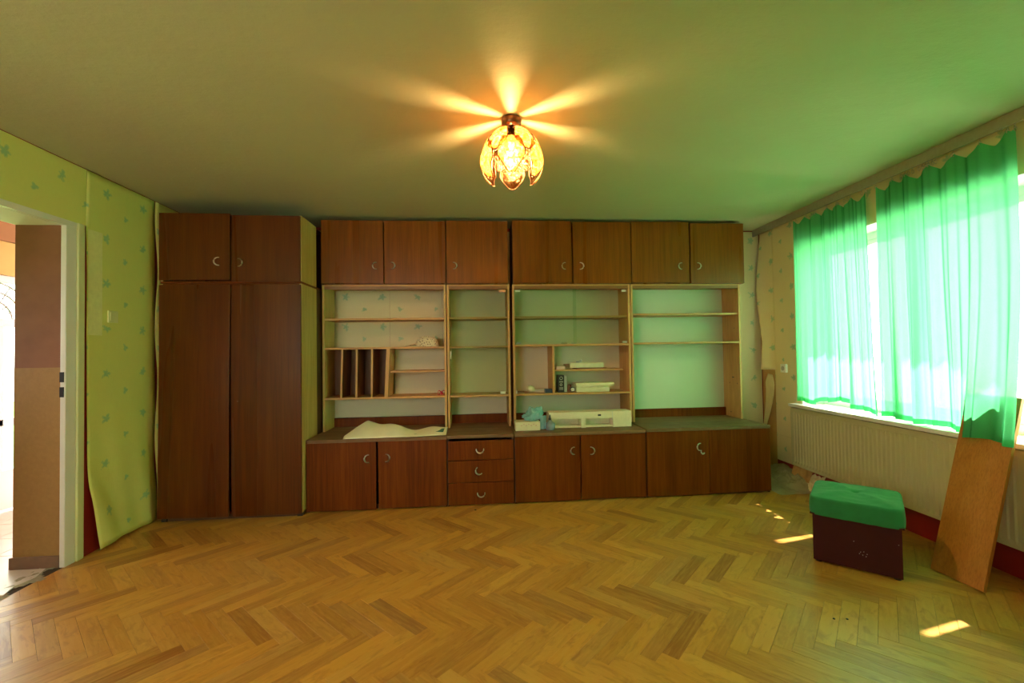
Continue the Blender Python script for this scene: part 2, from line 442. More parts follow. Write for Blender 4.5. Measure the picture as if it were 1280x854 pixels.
def block_mesh(i):
    bm = bmesh.new(); hl, hw = L_/2-gapw, W_/2-gapw
    dz = [0, 0, 0, 0]
    lo = [(-hl, -hw), (hl, -hw), (hl, hw), (-hl, hw)]
    c = .0007
    tv = [bm.verts.new((x-math.copysign(c, x), y-math.copysign(c, y), 0)) for x, y in lo]
    mv = [bm.verts.new((x, y, -c)) for x, y in lo]; bv = [bm.verts.new((x, y, -.004)) for x, y in lo]
    bm.faces.new(tv)
    for A, C in ((tv, mv), (mv, bv)):
        for q in range(4): bm.faces.new([A[q], C[q], C[(q+1) % 4], A[(q+1) % 4]])
    uvl = bm.loops.layers.uv.new('UVMap')
    for f in bm.faces:
        for l in f.loops: l[uvl].uv = (l.vert.co.x, l.vert.co.y)
    bmesh.ops.recalc_face_normals(bm, faces=bm.faces)
    me = bpy.data.meshes.new('parquet_block'); bm.to_mesh(me); bm.free(); me.materials.append(M['parquet']); return me
bme = block_mesh(0)
for i, (x, y, k) in enumerate(near):
    o = bpy.data.objects.new('parquet_block', bme); COL.objects.link(o); o.parent = floor
    o.location = (x, y-2, random.uniform(-.0003, .0003)); 
    o.rotation_euler = (random.uniform(-.0025, .0025), random.uniform(-.0008, .0008), (PI/4 if k == 0 else -PI/4)+(PI if random.random() < .5 else 0))
bm = bmesh.new(); uvl = bm.loops.layers.uv.new('UVMap'); at = bm.verts.layers.float.new('rnd')
for (x, y, k) in BL:
    if (x, y, k) in nearset: continue
    th = PI/4 if k == 0 else -PI/4
    hl, hw = L_/2-gapw, W_/2-gapw; r = random.random(); c, s = math.cos(th), math.sin(th); z = random.uniform(-.0004, .0002)
    lo = [(-hl, -hw), (hl, -hw), (hl, hw), (-hl, hw)]
    tv = [bm.verts.new((x+u*c-v*s, y+u*s+v*c, z)) for u, v in lo]
    bv = [bm.verts.new((x+u*c-v*s, y+u*s+v*c, -.004)) for u, v in lo]
    for q in tv+bv: q[at] = r
    fs = [bm.faces.new(tv)]+[bm.faces.new([tv[q], bv[q], bv[(q+1) % 4], tv[(q+1) % 4]]) for q in range(4)]
    for f in fs:
        for l, (u, v) in zip(f.loops, lo): l[uvl].uv = (u, v)
def cut(p, nrm):
    bmesh.ops.bisect_plane(bm, geom=bm.verts[:]+bm.edges[:]+bm.faces[:], plane_co=p, plane_no=nrm, clear_outer=True)
cut((XL, 0, 0), (-1, 0, 0)); cut((0, YB, 0), (0, 1, 0)); cut((0, YR, 0), (0, -1, 0)); cut((rw(2.87, WOFF), 2.87, 0), (1, -.037, 0))
bmesh.ops.recalc_face_normals(bm, faces=bm.faces)
bmesh.ops.translate(bm, verts=bm.verts, vec=(0, -2, 0))
me = bpy.data.meshes.new('parquet_field'); bm.to_mesh(me); bm.free(); me.materials.append(M['parquet'])
o = bpy.data.objects.new('parquet_field', me); COL.objects.link(o); o.parent = floor; o['kind'] = 'stuff'

# ---- ceiling
B().box(XL-.32, 3.5, YR, YB+.1, H, H+.12).build('ceiling', 'ceiling', origin=(0, 2, H), kind='structure', label='hand-plastered ceiling with brush marks')

# ---- walls
B().box(XL-.3, 3.5, YB, YB+.12, 0, H).build('wall_back', 'red_paint', origin=(0, YB, 0), kind='structure')
wb = bpy.data.objects['wall_back']
xs = [XL+.004, -2.02, -1.47, -.86, -.33, .2, .73, 1.26, 1.79, 2.32, 2.85, 3.118]
for a, b in zip(xs, xs[1:]):
    B().box(a+.0006, b-.0012, YB-.0035, YB-.0003, .02, H-(.012 if b > 2.5 else .03)).build('wallpaper_strip', 'paper_back', wb)
w = B(); RX0, RX1, RZ_0, RZ_1 = -2.35, -.85, .85, 2.15             # window added in the unseen wall behind the camera, for neutral daylight
w.box(XL-.3, RX0, YR-.30, YR, 0, H).box(RX1, 3.3, YR-.30, YR, 0, H).box(RX0, RX1, YR-.30, YR, 0, RZ_0).box(RX0, RX1, YR-.30, YR, RZ_1, H)
w.build('wall_rear', 'rear_wall', origin=(0, YR, 0), kind='structure')
w2 = thing('added_window', None, None, (-1.6, YR-.2, RZ_0)); w2['kind'] = 'structure'
f = B(); f.box(RX0, RX1, YR-.24, YR-.18, RZ_0, RZ_0+.06).box(RX0, RX1, YR-.24, YR-.18, RZ_1-.06, RZ_1)
for x in (RX0, -1.62, RX1-.06): f.box(x, x+.06, YR-.24, YR-.18, RZ_0+.06, RZ_1-.06)
f.build('window_frame', 'window_white', w2, bevel=.004)
B().box(RX0-.03, RX1+.03, YR-.18, YR+.08, RZ_0-.02, RZ_0).build('window_sill', 'sill', w2, bevel=.003)
B().box(-30, 3.4, -14, YR-.35, -.75, -.70).build('ground_yard', 'concrete', origin=(-8, -5, -.7), kind='structure')
# left wall with the doorway
wl = B()
wl.box(XL-.30, XL, DY1, YB, 0, H).box(XL-.30, XL, YR, DY0, 0, H).box(XL-.30, XL, DY0, DY1, DZ, H)
wl = wl.build('wall_left', 'red_paint', origin=(XL, 2, 0), kind='structure')
# papers on the left wall
B().box(XL+.0003, XL+.003, YR, 3.178, DZ+.0305, H-.006).build('wallpaper_strip', 'paper_left', wl)
B().box(XL+.0003, XL+.003, YR, DY0-.11, .03, DZ+.030).build('wallpaper_strip', 'paper_left', wl)
def loose(u, v):                                     # the sheet beside the doorway, bottom hanging free
    z = .012+v*(H-.018)
    y0 = 3.178+.008*vn(3, z*2, 0)+(.02 if z < 1.2 else 0)*(1-z/1.2)+max(0, .45-z)*.10
    y = y0+(3.806-y0)*u
    lift = .003+.105*max(0, .55-z)**1.4*(1-.65*u)+.012*max(0, 1-z/1.3)*math.sin(u*9+z*2)**2
    lift += .014*max(0, 1-abs(z-.35)/.5)*math.sin((u*1.2+z)*6)
    zz = z+.02*max(0, .2-z)*u + (max(0, .12-z)*.10*math.sin(u*5))
    return Vector((XL+.0015+max(0, lift), y, max(zz, .004)))
b = B(); b.grid(22, 60, loose); b.build('wallpaper_strip', 'paper_left', wl, smooth=True, solid=.0012)
def loose2(u, v):
    z = .05+v*(H-.056); y = 3.812+u*.735
    return Vector((XL+.002+.010*(1-u)**6*(1+math.sin(z*7))+.002, y, z))
b = B(); b.grid(14, 40, loose2); b.build('wallpaper_strip', 'paper_left', wl, smooth=True, solid=.0012)
B().box(XL+.0045, XL+.0060, 3.186, 3.302, 1.475, 2.195).build('paper_patch', 'paper_patch', wl, label='paler bare patch of paper beside the doorway')
# door lining (reveal of the thick wall) and casing
rv = B().box(XL-.302, XL-.0, DY1-.004, DY1+.0, 1.262, DZ)
rv.build('reveal_paint_upper', 'reveal_brown', wl, label='upper reveal painted reddish brown')
B().box(XL-.302, XL, DY1-.005, DY1+.0, .0, 1.262).build('reveal_paint_lower', 'reveal_ochre', wl, label='lower reveal painted ochre')
B().box(XL-.302, XL, DY0, DY0+.004, 0, DZ).build('reveal_paint_lower', 'reveal_ochre', wl)
B().box(XL-.302, XL, DY0, DY1-.006, DZ-.004, DZ).build('soffit_paint', 'hall_white', wl, label='white painted lintel soffit')
d1 = thing('door_1', None, None, (XL, 2.57, 0)); d1['kind'] = 'structure'
cs = B()
for (y0, y1) in ((DY1-.020, DY1+.055), (DY0-.055, DY0+.02)):
    cs.box(XL-.02, XL+.012, y0, y1, 0, DZ-.006)
cs.box(XL-.02, XL+.012, DY0-.055, DY1+.055, DZ-.006, DZ+.030)
cs.build('door_casing', 'white_paint', d1, bevel=.004)
c2 = B()
c2.box(XL+.0, XL+.022, DY1+.056, DY1+.108, 0, DZ+.030).box(XL, XL+.022, DY0-.108, DY0-.056, 0, DZ+.030)
c2.build('architrave', 'cream_trim', d1, bevel=.006)
for zc in (1.105, 1.20):
    B().box(XL-.018, XL+.004, DY1-.026, DY1-.018, zc-.032, zc+.032).build('hinge_mortise', 'black_metal', d1)
bb = B().box(XL-.31, XL-.02, DY1-.022, DY1-.006, 0, .075)
bb.build('baseboard_doorway', 'base_brown', origin=(XL-.15, DY1-.014, 0), bevel=.003, kind='structure')
# tiles of the hall running through the doorway, broken off at the room side
tf = B().box(-5.2, XL-.18, .4, 5.2, -.06, -.012).build('floor_hall', 'mortar', origin=(-3.5, 2.9, 0), kind='structure')
for i in range(6):
    for j in range(13):
        x1 = XL-.30-i*.305; y0 = 1.1+j*.305
        B().box(x1-.302, x1, y0, y0+.302, -.012, .0045).build('floor_tile', 'tile', tf, bevel=.002)
for j, (ya, yb, xe) in enumerate(((2.105, 2.40, -2.70), (2.403, 2.70, -2.655), (2.703, 3.012, -2.69))):
    pts = [(XL-.30, ya), (xe+.05, ya), (xe+.06*random.random(), ya+.1), (xe+.035, (ya+yb)/2+.04), (xe+.02*random.random(), yb-.05), (xe-.01, yb), (XL-.30, yb)]
    B().prism([(x, y, -.010) for x, y in pts], [(x, y, .0055) for x, y in pts]).build('floor_tile', 'tile', tf, bevel=.001)
def mort(u, v):
    y = 2.10+u*.92; x = -2.74+v*.18
    return Vector((x, y, .0005+.008*(1-v)*(.6+.8*vn(x*30, y*22, 1))+.002*vn(x*60, y*60, 4)))
b = B(); b.grid(50, 8, mort, skip=lambda u, v: v > .62+.5*vn(u*9, 3, 2)); b.build('mortar_edge', 'mortar', tf, smooth=True, kind='stuff')

# ---- hall beyond the doorway
hx = -4.02
B().box(XL-.302, hx, .5, .62, 0, H).build('wall_hall_near', 'hall_white', origin=(-3.4, .56, 0), kind='structure')
B().box(hx, XL-.302, 5.1, 5.22, 0, H).build('wall_hall_far', 'hall_white', origin=(-3.4, 5.16, 0), kind='structure')
B().box(hx-.2, XL-.302, .5, 5.22, H, H+.1).build('ceiling_hall', 'hall_white', origin=(-3.4, 3, H), kind='structure')
w = B(); w.box(hx-.12, hx, 4.72, 5.22, 0, H).box(hx-.12, hx, 3.05, 3.55, 0, H).box(hx-.12, hx, 3.55, 4.72, 2.34, H)
w.box(hx-.12, hx, .5, 1.3, 0, H).box(hx-.12, hx, 1.3, 3.05, 0, 1.2).box(hx-.12, hx, 1.3, 3.05, 1.9, H).box(hx-.12, hx, 1.3, 2.3, 1.2, 1.9)  # unseen opening left here, added to let daylight into the hall
w.build('wall_hall_outer', 'hall_brown', origin=(hx, 3, 0), kind='structure')
hd = thing('door_2', None, None, (hx, 4.13, 0)); hd['kind'] = 'structure'
B().box(hx-.10, hx-.02, 3.56, 4.71, 2.045, 2.335).build('lintel_board', 'hall_warm_lit', hd)
f = B()
for y in (3.56, 4.65): f.box(hx-.09, hx-.03, y, y+.06, 0, 2.04)
f.box(hx-.09, hx-.03, 3.62, 4.65, 1.98, 2.04).box(hx-.09, hx-.03, 3.62, 4.65, 1.60, 1.67).box(hx-.09, hx-.03, 3.62, 4.65, .74, .80)
f.box(hx-.09, hx-.03, 3.62, 4.65, .02, .36).box(hx-.09, hx-.03, 4.06, 4.14, .36, 1.6)
f.build('door_frame', 'window_white', hd, bevel=.005)
B().box(hx-.07, hx-.064, 3.62, 4.65, .36, 1.98).build('pane', 'glass', hd)
g = B()
for k in range(3):
    rr = .16+.085*k; g.tube([(hx-.05, 4.06+rr*math.cos(a*PI/16), 1.665+rr*.95*math.sin(a*PI/16)) for a in range(17)], .008)
for a in range(1, 8): g.tube([(hx-.05, 4.06+.10*math.cos(a*PI/8), 1.67+.1*math.sin(a*PI/8)), (hx-.05, 4.06+.36*math.cos(a*PI/8), 1.67+.29*math.sin(a*PI/8))], .005)
g.build('wrought_iron_grille', 'grey_plastic', hd, smooth=True)

# ---- window wall (right), slightly out of square
def WB(bd, y0, y1, o0, o1, z0, z1, mat=0):            # box along the window wall: offsets measured from the reference line (minus = outwards)
    base = [(rw(y0, o0), y0, z0), (rw(y1, o0), y1, z0), (rw(y1, o1), y1, z0), (rw(y0, o1), y0, z0)]
    bd.prism(base, [(x, y, z1) for x, y, _ in base], mat); return bd
w = B(); oo = WOFF-WT
WB(w, YR, YB+.1, WOFF, oo, 0, WIN_Z0-.02); WB(w, YR, YB+.1, WOFF, oo, WIN_Z1, H)
WB(w, YR, WIN_Y0, WOFF, oo, WIN_Z0-.02, WIN_Z1); WB(w, WIN_Y1, YB+.1, WOFF, oo, WIN_Z0-.02, WIN_Z1)
wr = w.build('wall_right', 'red_paint', origin=(3.06, 2, 0), kind='structure')
po, pi = WOFF+.0005, WOFF+.0035
def paper(y0, y1, z0, z1, mat='paper_right'):
    q = B(); WB(q, y0, y1, po, pi, z0, z1); return q.build('wallpaper_strip', mat, wr)
paper(3.30, WIN_Y1, WIN_Z1, H-.012); paper(2.76, 3.298, WIN_Z1, H-.012); paper(2.22, 2.758, WIN_Z1, H-.012); paper(1.68, 2.218, WIN_Z1, H-.012)
paper(WIN_Y0, 1.678, WIN_Z1, H-.012); paper(YR, WIN_Y0, .05, H-.012)
paper(WIN_Y1, 4.33, .42, H-.012); paper(3.93, 4.33, .16, .419)
paper(4.332, 4.54, .05, H-.012, 'bare_plaster')
# window
wi = thing('window_1', None, None, (rw(2.25, -.36), 2.25, WIN_Z0)); wi['kind'] = 'structure'
f = B(); a0, a1 = -.30, -.36
WB(f, WIN_Y0, WIN_Y1, a0, a1, WIN_Z1-.06, WIN_Z1); WB(f, WIN_Y0, WIN_Y1, a0, a1, WIN_Z0, WIN_Z0+.07)
for y in (WIN_Y0, 1.42, 2.20, 2.98, WIN_Y1-.06): WB(f, y, y+.06, a0, a1, WIN_Z0+.07, WIN_Z1-.06)
f.build('window_frame', 'window_white', wi, bevel=.004)
for y0, y1 in ((WIN_Y0+.06, 1.42), (1.48, 2.20), (2.26, 2.98), (3.04, WIN_Y1-.06)):
    f = B(); WB(f, y0, y0+.035, -.31, -.35, WIN_Z0+.07, WIN_Z1-.06); WB(f, y1-.035, y1, -.31, -.35, WIN_Z0+.07, WIN_Z1-.06)
    WB(f, y0+.035, y1-.035, -.31, -.35, WIN_Z1-.10, WIN_Z1-.06); WB(f, y0+.035, y1-.035, -.31, -.35, WIN_Z0+.07, WIN_Z0+.11)
    f.build('sash', 'window_white', wi, bevel=.003)
    f = B(); WB(f, y0+.035, y1-.035, -.328, -.333, WIN_Z0+.11, WIN_Z1-.10); f.build('pane', 'glass', wi)
f = B(); WB(f, .60, 4.02, .015, -.30, WIN_Z0-.018, WIN_Z0+.012); f.build('window_sill', 'sill', wi, bevel=.004)
f = B(); WB(f, WIN_Y0, WIN_Y1, -.082, -.30, WIN_Z1-.006, WIN_Z1-.0005)
WB(f, WIN_Y0+.0005, WIN_Y0+.006, -.082, -.30, WIN_Z0+.013, WIN_Z1-.0065); WB(f, WIN_Y1-.006, WIN_Y1-.0005, -.082, -.30, WIN_Z0+.013, WIN_Z1-.0065)
f.build('reveal_lining', 'window_white', wi)
# outdoors
B().box(3.42, 4.19, YR-1, 6.5, 2.62, 2.80).build('balcony_slab_above', 'concrete', origin=(3.8, 2.5, 2.62), kind='structure')
gr = B().box(3.5, 30, -14, 18, -.75, -.70).build('ground_terrace', 'concrete', origin=(10, 2, -.7), kind='structure')
B().box(-30, hx-.14, -8, 18, -.35, -.30).build('ground_lawn', 'grass', origin=(-12, 4, -.3), kind='structure')
# baseboard strip under the radiator
B().box(XL+.001, XL+.014, 3.20, 3.23, 0, .02).bm.free()

# ---- curtain rail with hooks
cr_ = thing('curtain_rail', 'long grey-brown ceiling-mounted curtain rail above the window', 'curtain rail', (rw(2.2, .0), 2.2, H))
f = B(); WB(f, YR+.05, YB-.01, .006, -.006, H-.072, H-.0005); f.build('fascia', 'rail_grey', cr_, bevel=.002)
f = B(); WB(f, YR+.05, YB-.01, -.0065, -.055, H-.018, H-.001); f.build('track', 'white_paint', cr_)
hooks_l = [3.900, 3.77, 3.65, 3.52, 3.41, 3.27, 3.125]
hooks_r = [3.035, 2.90, 2.80, 2.64, 2.48, 2.33, 2.19, 2.155]
spare = [2.83, 2.80, 2.775, 2.745, 2.70, 2.675, 2.655, 2.635, 2.61, 2.59, 3.40, 3.33, 3.30, 3.16]
HZ = H-.085
def hook(y, par, nm='curtain_ring'):
    b = B(); x = rw(y, -.032)
    b.tube([(x+.010*math.cos(t*PI/5), y+.002*math.sin(t), HZ+.0+.013*math.sin(t*PI/5)) for t in range(10)], .0022, 5, closed=True)
    b.tube([(x, y, HZ+.013), (x, y, H-.02)], .0018, 5)
    return b.build(nm, 'nickel', par, smooth=True)
for y in spare: hook(y, cr_)

# ---- curtains
def curtain(name, label, hooks, zb, group, yend, fold=.024, nf=4.2, seed=0, bulge=None, ampf=None):
    yA, yB_ = hooks[0], hooks[-1]
    root = thing(name, label, 'curtain', (rw(yA, -.03), yA, zb(0)), group=group)
    hs = [(yA-y)/(yA-yB_) for y in hooks]
    def top(u):
        for a, b_ in zip(hs, hs[1:]):
            if u <= b_+1e-9:
                t = (u-a)/(b_-a); w_ = (b_-a)*(yA-yB_)
                return HZ+.004-min(.075, w_*.38)*(1-abs(2*t-1)**1.25)
        return HZ+.004
    def fn(u, v):
        zt = top(u); z0 = zb(u); z = z0+(zt-z0)*v
        d = max(0, (HZ+.004-z)/(HZ-z0))
        y = yA-(yA-yB_)*u
        y = y+(yend(u)-y)*d**1.2
        ph = u*nf*2*PI+1.6*math.sin(u*5+seed)+.5*vn(u*3, z*.8, seed)
        amp = fold*(.35+.9*d)*(.6+.8*abs(vn(u*6+seed, 2, 1)))*(ampf(u) if ampf else 1)
        x = rw(y, -.034)+amp*(math.sin(ph)+.45*math.sin(2.63*ph+seed))+.010*vn(u*9, z*1.4, seed+4)*d+.006*math.sin(u*57+2*math.sin(u*9))*(.4+.6*d)
        y += .55*amp*math.cos(ph*1.0)*d
        if bulge: x -= bulge(u, d)
        x = min(x, rw(y, -.068))
        return Vector((x, y, z))
    b = B(); b.grid(150, 60, fn)
    b.build('drape', 'curtain', root, smooth=True)
    for y in hooks: hook(y, root, 'curtain_hook')
    # hem
    h = B(); h.grid(150, 2, lambda u, v: fn(u, v*.022)+Vector((-.0015, 0, 0))); h.build('hem', 'curtain', root, smooth=True)
    return root
def zb_l(u):
    return .808+(.055*math.exp(-((u-.55)/.20)**2))+.012*math.sin(u*23)-.02*max(0, u-.85)/.15
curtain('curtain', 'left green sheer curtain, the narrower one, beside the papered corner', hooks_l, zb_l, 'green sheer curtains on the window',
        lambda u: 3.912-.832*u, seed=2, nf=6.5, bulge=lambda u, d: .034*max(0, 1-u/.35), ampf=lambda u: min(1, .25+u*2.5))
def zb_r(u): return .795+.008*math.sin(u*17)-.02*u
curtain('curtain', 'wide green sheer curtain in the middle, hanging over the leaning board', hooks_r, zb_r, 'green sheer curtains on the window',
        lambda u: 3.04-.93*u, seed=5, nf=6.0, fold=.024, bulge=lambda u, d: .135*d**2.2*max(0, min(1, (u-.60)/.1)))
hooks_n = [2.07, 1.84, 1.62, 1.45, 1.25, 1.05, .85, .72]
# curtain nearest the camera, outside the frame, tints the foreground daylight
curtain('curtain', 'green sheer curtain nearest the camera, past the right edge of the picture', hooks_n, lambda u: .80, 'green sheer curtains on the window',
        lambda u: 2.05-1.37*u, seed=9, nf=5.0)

# ---- radiator
ra = thing('radiator', 'long cream panel radiator with vertical flutes under the window sill', 'radiator', (rw(3.07, .03), 3.07, .19))
RY0, RY1, RZ0, RZ1 = 2.14, 4.005, .190, .738
f = B(); n_fl = 48; prof = []
pitch = (RY1-RY0-.06)/n_fl
pts = [(RY0, .0)]
for i in range(n_fl):
    y = RY0+.03+i*pitch
    pts += [(y+.10*pitch, 0.0), (y+.28*pitch, -.008), (y+.72*pitch, -.008), (y+.90*pitch, 0.0)]
pts.append((RY1, 0.0))
def radp(zs):
    rows = []
    for z, fl in zs:
        rows.append([f.bm.verts.new((rw(y, o*fl-.002), y, z)) for y, o in pts])
    for A, C in zip(rows, rows[1:]):
        for k in range(len(A)-1): f.bm.faces.new([A[k], A[k+1], C[k+1], C[k]])
radp([(RZ0, 0), (RZ0+.022, 0), (RZ0+.040, 1), (RZ1-.052, 1), (RZ1-.034, 0), (RZ1, 0)])
f.build('front_panel', 'radiator', ra, solid=.0015)
f = B(); WB(f, RY0+.01, RY1-.01, -.045, -.062, RZ0+.01, RZ1-.02); f.build('rear_panel', 'radiator', ra)
for y0, y1 in ((RY0-.001, RY0+.0015), (RY1-.0015, RY1+.001)):
    f = B(); WB(f, y0, y1, .0, -.064, RZ0+.002, RZ1); f.build('side_panel', 'radiator', ra)
f = B()
for i in range(60):
    y = RY0+.01+i*(RY1-RY0-.02)/60; WB(f, y, y+.018, -.006, -.060, RZ1-.004, RZ1)
WB(f, RY0, RY1, -.001, -.006, RZ1-.006, RZ1+.001); WB(f, RY0, RY1, -.059, -.064, RZ1-.006, RZ1+.001)
f.build('top_grille', 'radiator', ra)
for y in (2.5, 3.65):
    f = B(); WB(f, y-.015, y+.015, -.05, -.079, .3, .7); f.build('wall_bracket', 'radiator', ra)
f = B(); f.tube([(rw(2.10, -.03), 2.10, .0), (rw(2.10, -.03), 2.10, .23), (rw(2.14, -.03), 2.145, .24)], .009, 8)
f.build('supply_pipe', 'radiator', ra, smooth=True)
f = B(); f.lathe((rw(2.10, -.03), 2.10, .21), [(.013, 0), (.02, .004), (.02, .045), (.012, .055)], 12); f.build('valve_knob', 'black_card', ra, smooth=True, label='black valve knob')

# ---- loose torn paper in the corner
tc = thing('torn_wallpaper', 'long torn wallpaper sheet curling off the wall in the corner by the cabinets', 'wallpaper', (rw(4.4, -.06), 4.4, 1.08), group=None)
def torn(u, v):
    z = 1.085+v*(2.575-1.085); a = 1-v
    y0 = 4.535-.10*math.sin(max(0, min(1, a*1.05))*PI*.62)*a-.015*math.sin(a*9)-.01*vn(z*9, 1, 1)
    y = 4.32+(y0-4.32)*u
    off = WOFF+.006+.075*u**2*math.sin(min(1, a*1.6)*PI/2)+.02*u*math.sin(a*7)*a
    return Vector((rw(y, off), y, z))
b = B(); b.grid(12, 50, torn); b.build('sheet', ['paper_right'], tc, smooth=True, solid=.0012)
tf_ = thing('torn_wallpaper', 'short pointed flap of torn wallpaper bending out above the counter end', 'wallpaper', (rw(4.3, -.06), 4.3, .45))
def flap(u, v):
    z = .44+v*.60
    yc = 4.53-.20*v-.04*math.sin(v*3); w_ = .03+.26*v**.8*(1-.35*max(0, v-.85)/.15)
    y = yc+w_*(u-.4); off = WOFF+.008+.085*v*(1-u)**1.1
    return Vector((rw(y, off), y, z))
b = B(); b.grid(8, 24, flap); b.build('flap', 'paper_reverse', tf_, smooth=True, solid=.0012)
rb = thing('torn_paper_heap', 'crumpled heap of dusty torn wallpaper on the floor by the radiator', 'paper', (2.88, 4.1, 0))
def heap(u, v):
    x = 2.70+u*.385; y = 3.72+v*.62
    e = math.sin(u*PI*.62)**.6*math.sin(min(1, v*1.4)*PI*.55)**.6 if u > 0 and v > 0 else 0
    z = .003+.13*e*(.35+.65*u)+.045*vn(x*11, y*11, 0)*e+.02*vn(x*31, y*31, 5)*e
    return Vector((min(x, rw(y, -.072)), y, max(.002, z)))
b = B(); b.grid(30, 36, heap); b.build('crumpled_sheet', 'rubble', rb, smooth=False)
b = B(); b.grid(10, 12, lambda u, v: Vector((2.98+u*.11, 3.66+v*.20, max(.004, .03+.13*u+.05*vn(u*4, v*5, 3)-.03*v))))
b.build('paper_scrap', 'paper_reverse', rb, solid=.002)
b = B(); b.grid(8, 12, lambda u, v: Vector((3.03+.045*u+.02*vn(u*3, v*5, 1), 3.80+v*.22, .07+u*.10+.15*u*v)))
b.build('paper_scrap', 'bare_plaster', rb, solid=.002)

# ---- outlet and switch
o1 = thing('wall_outlet', 'small white wall socket beside the left curtain', 'socket', (rw(4.17, -.074), 4.17, 1.105))
f = B(); WB(f, 4.135, 4.215, -.052, -.0765, 1.065, 1.15); f.build('cover_plate', 'outlet', o1, bevel=.004)
f = B(); f.lathe((rw(4.175, -.0515), 4.175, 1.107), [(.023, -.001), (.023, .002), (.018, .002)], 16, R=Matrix.Rotation(-PI/2, 3, 'Y')); f.build('socket_ring', 'grey_plastic', o1)
s1 = thing('light_switch', 'yellowed square light switch on the leaf-patterned wall', 'switch', (XL+.004, 3.388, 1.612))
B().box(XL+.0042, XL+.014, 3.345, 3.431, 1.570, 1.655).build('cover_plate', 'switch', s1, bevel=.003)
B().box(XL+.014, XL+.019, 3.358, 3.418, 1.583, 1.642).build('rocker', 'switch', s1, bevel=.002)

# ------------------------------------------------------------------ furniture
def crescent(cx, cy, cz, ang, parent, r=.032):
    """crescent handle on a front facing -Y; ang turns the bulge"""
    b = B(); pts, rad = [], []
    for k in range(13):
        t = -1.75+3.5*k/12
        x, z = r*math.cos(t), r*math.sin(t)
        xr, zr = x*math.cos(ang)-z*math.sin(ang), x*math.sin(ang)+z*math.cos(ang)
        pts.append((cx+xr, cy-.012-.006*math.cos(t), cz+zr)); rad.append(.0030+.0034*math.cos(t*.85))
    b.tube(pts, rad, 8)
    for k in (1, 11):
        p = pts[k]; b.tube([p, (p[0], cy+.001, p[2])], .0028, 6)
    return b.build('handle', 'nickel', parent, smooth=True)
def door_panel(x0, x1, y, z0, z1, parent, mat, th=.018, name='door', warp=None, tilt=0):
    b = B(); nz = 10 if warp else 1
    cx = (x0+x1)/2; cz = (z0+z1)/2
    if warp:
        fr = b.grid(8, nz, lambda u, v: Vector((x0+(x1-x0)*u, y-warp(u, v), z0+(z1-z0)*v)))
        bk = b.grid(8, nz, lambda u, v: Vector((x0+(x1-x0)*u, y+th-warp(u, v), z0+(z1-z0)*v)))
        def edge(l1, l2):
            for i in range(len(l1)-1): b.bm.faces.new([l1[i], l1[i+1], l2[i+1], l2[i]])
        edge([r[0] for r in fr], [r[0] for r in bk]); edge([r[-1] for r in fr], [r[-1] for r in bk]); edge(fr[0], bk[0]); edge(fr[-1], bk[-1])
    else: b.box(x0, x1, y, y+th, z0, z1)
    if tilt:
        bmesh.ops.rotate(b.bm, verts=b.bm.verts, cent=(cx, y, cz), matrix=Matrix.Rotation(tilt, 3, 'Y'))
    return b.build(name, mat, parent, origin=(cx, y+th, z0), bevel=.0015, smooth=False)

# wardrobe
WX0, WX1 = -2.515, -1.42
wdz = thing('wardrobe', 'tall dark brown wardrobe with two bowed full-height doors', 'wardrobe', ((WX0+WX1)/2, 3.92, 0))
b = B(); b.box(WX0, WX0+.018, 3.742, 4.30, .03, 1.905); b.build('side_panel', 'side_board', wdz)
b = B(); b.box(WX1-.018, WX1, 3.742, 4.08, .03, 1.905); b.build('side_panel', 'side_board', wdz)
B().box(WX0+.018, WX1-.018, 3.742, 4.30, 1.887, 1.905).build('top_board', 'dark_wood', wdz)
B().box(WX0+.018, WX1-.018, 3.742, 4.30, .045, .063).build('bottom_board', 'dark_wood', wdz)
B().box(WX0+.018, WX1-.018, 4.295, 4.30, .063, 1.887).build('back_panel', 'dark_edge', wdz)
B().box(WX0+.018, WX1-.018, 3.76, 3.775, .0, .045).build('plinth', 'dark_edge', wdz)
B().box(WX1-.018, WX1-.003, 4.08, 4.30, .03, 1.905).build('dark_rear_strip', 'dark_edge', wdz)  # dark strip running from the side panel to the back
B().box(WX0+.005, WX0+.045, 3.745, 3.785, 0, .03).build('foot', 'black_card', wdz)
B().box(WX1-.045, WX1-.005, 3.745, 3.785, 0, .03).build('foot', 'black_card', wdz)
dl = door_panel(WX0+.001, -1.972, 3.722, .040, 1.895, wdz, 'wardrobe_wood', warp=lambda u, v: .034*(1-v)**2*(.6+.4*u)+.018*math.sin(u*PI*.8)*math.sin(v*PI))
dr = door_panel(-1.962, WX1-.002, 3.722, .028, 1.895, wdz, 'wardrobe_wood', warp=lambda u, v: .010*(1-u)*math.sin(v*PI)+.004*(1-v))
B().lathe((-1.911, 3.712, .951), [(.006, 0), (.006, .004), (.003, .004)], 10, R=Matrix.Rotation(PI/2, 3, 'X')).build('keyhole', 'brass_dark', dr)
wt = thing('wardrobe_top_cabinet', 'dark brown two-door cabinet stacked on the tall wardrobe', 'cabinet', ((WX0+WX1)/2, 3.92, 1.907), group=None)
b = B(); b.box(WX1-.018, WX1, 3.742, 4.08, 1.925, 2.470); b.build('side_panel', 'side_board', wt)
b = B(); b.box(WX0, WX0+.018, 3.742, 4.30, 1.907, 2.470); b.build('side_panel', 'side_board', wt)
B().box(WX0+.018, WX1-.018, 3.742, 4.30, 2.455, 2.470).build('top_board', 'dark_edge', wt)
B().box(WX0+.004, WX1-.004, 3.735, 4.30, 1.9065, 1.925).build('bottom_board', 'dark_wood', wt)
B().box(WX0+.018, WX1-.018, 4.295, 4.30, 1.925, 2.455).build('back_panel', 'dark_edge', wt)
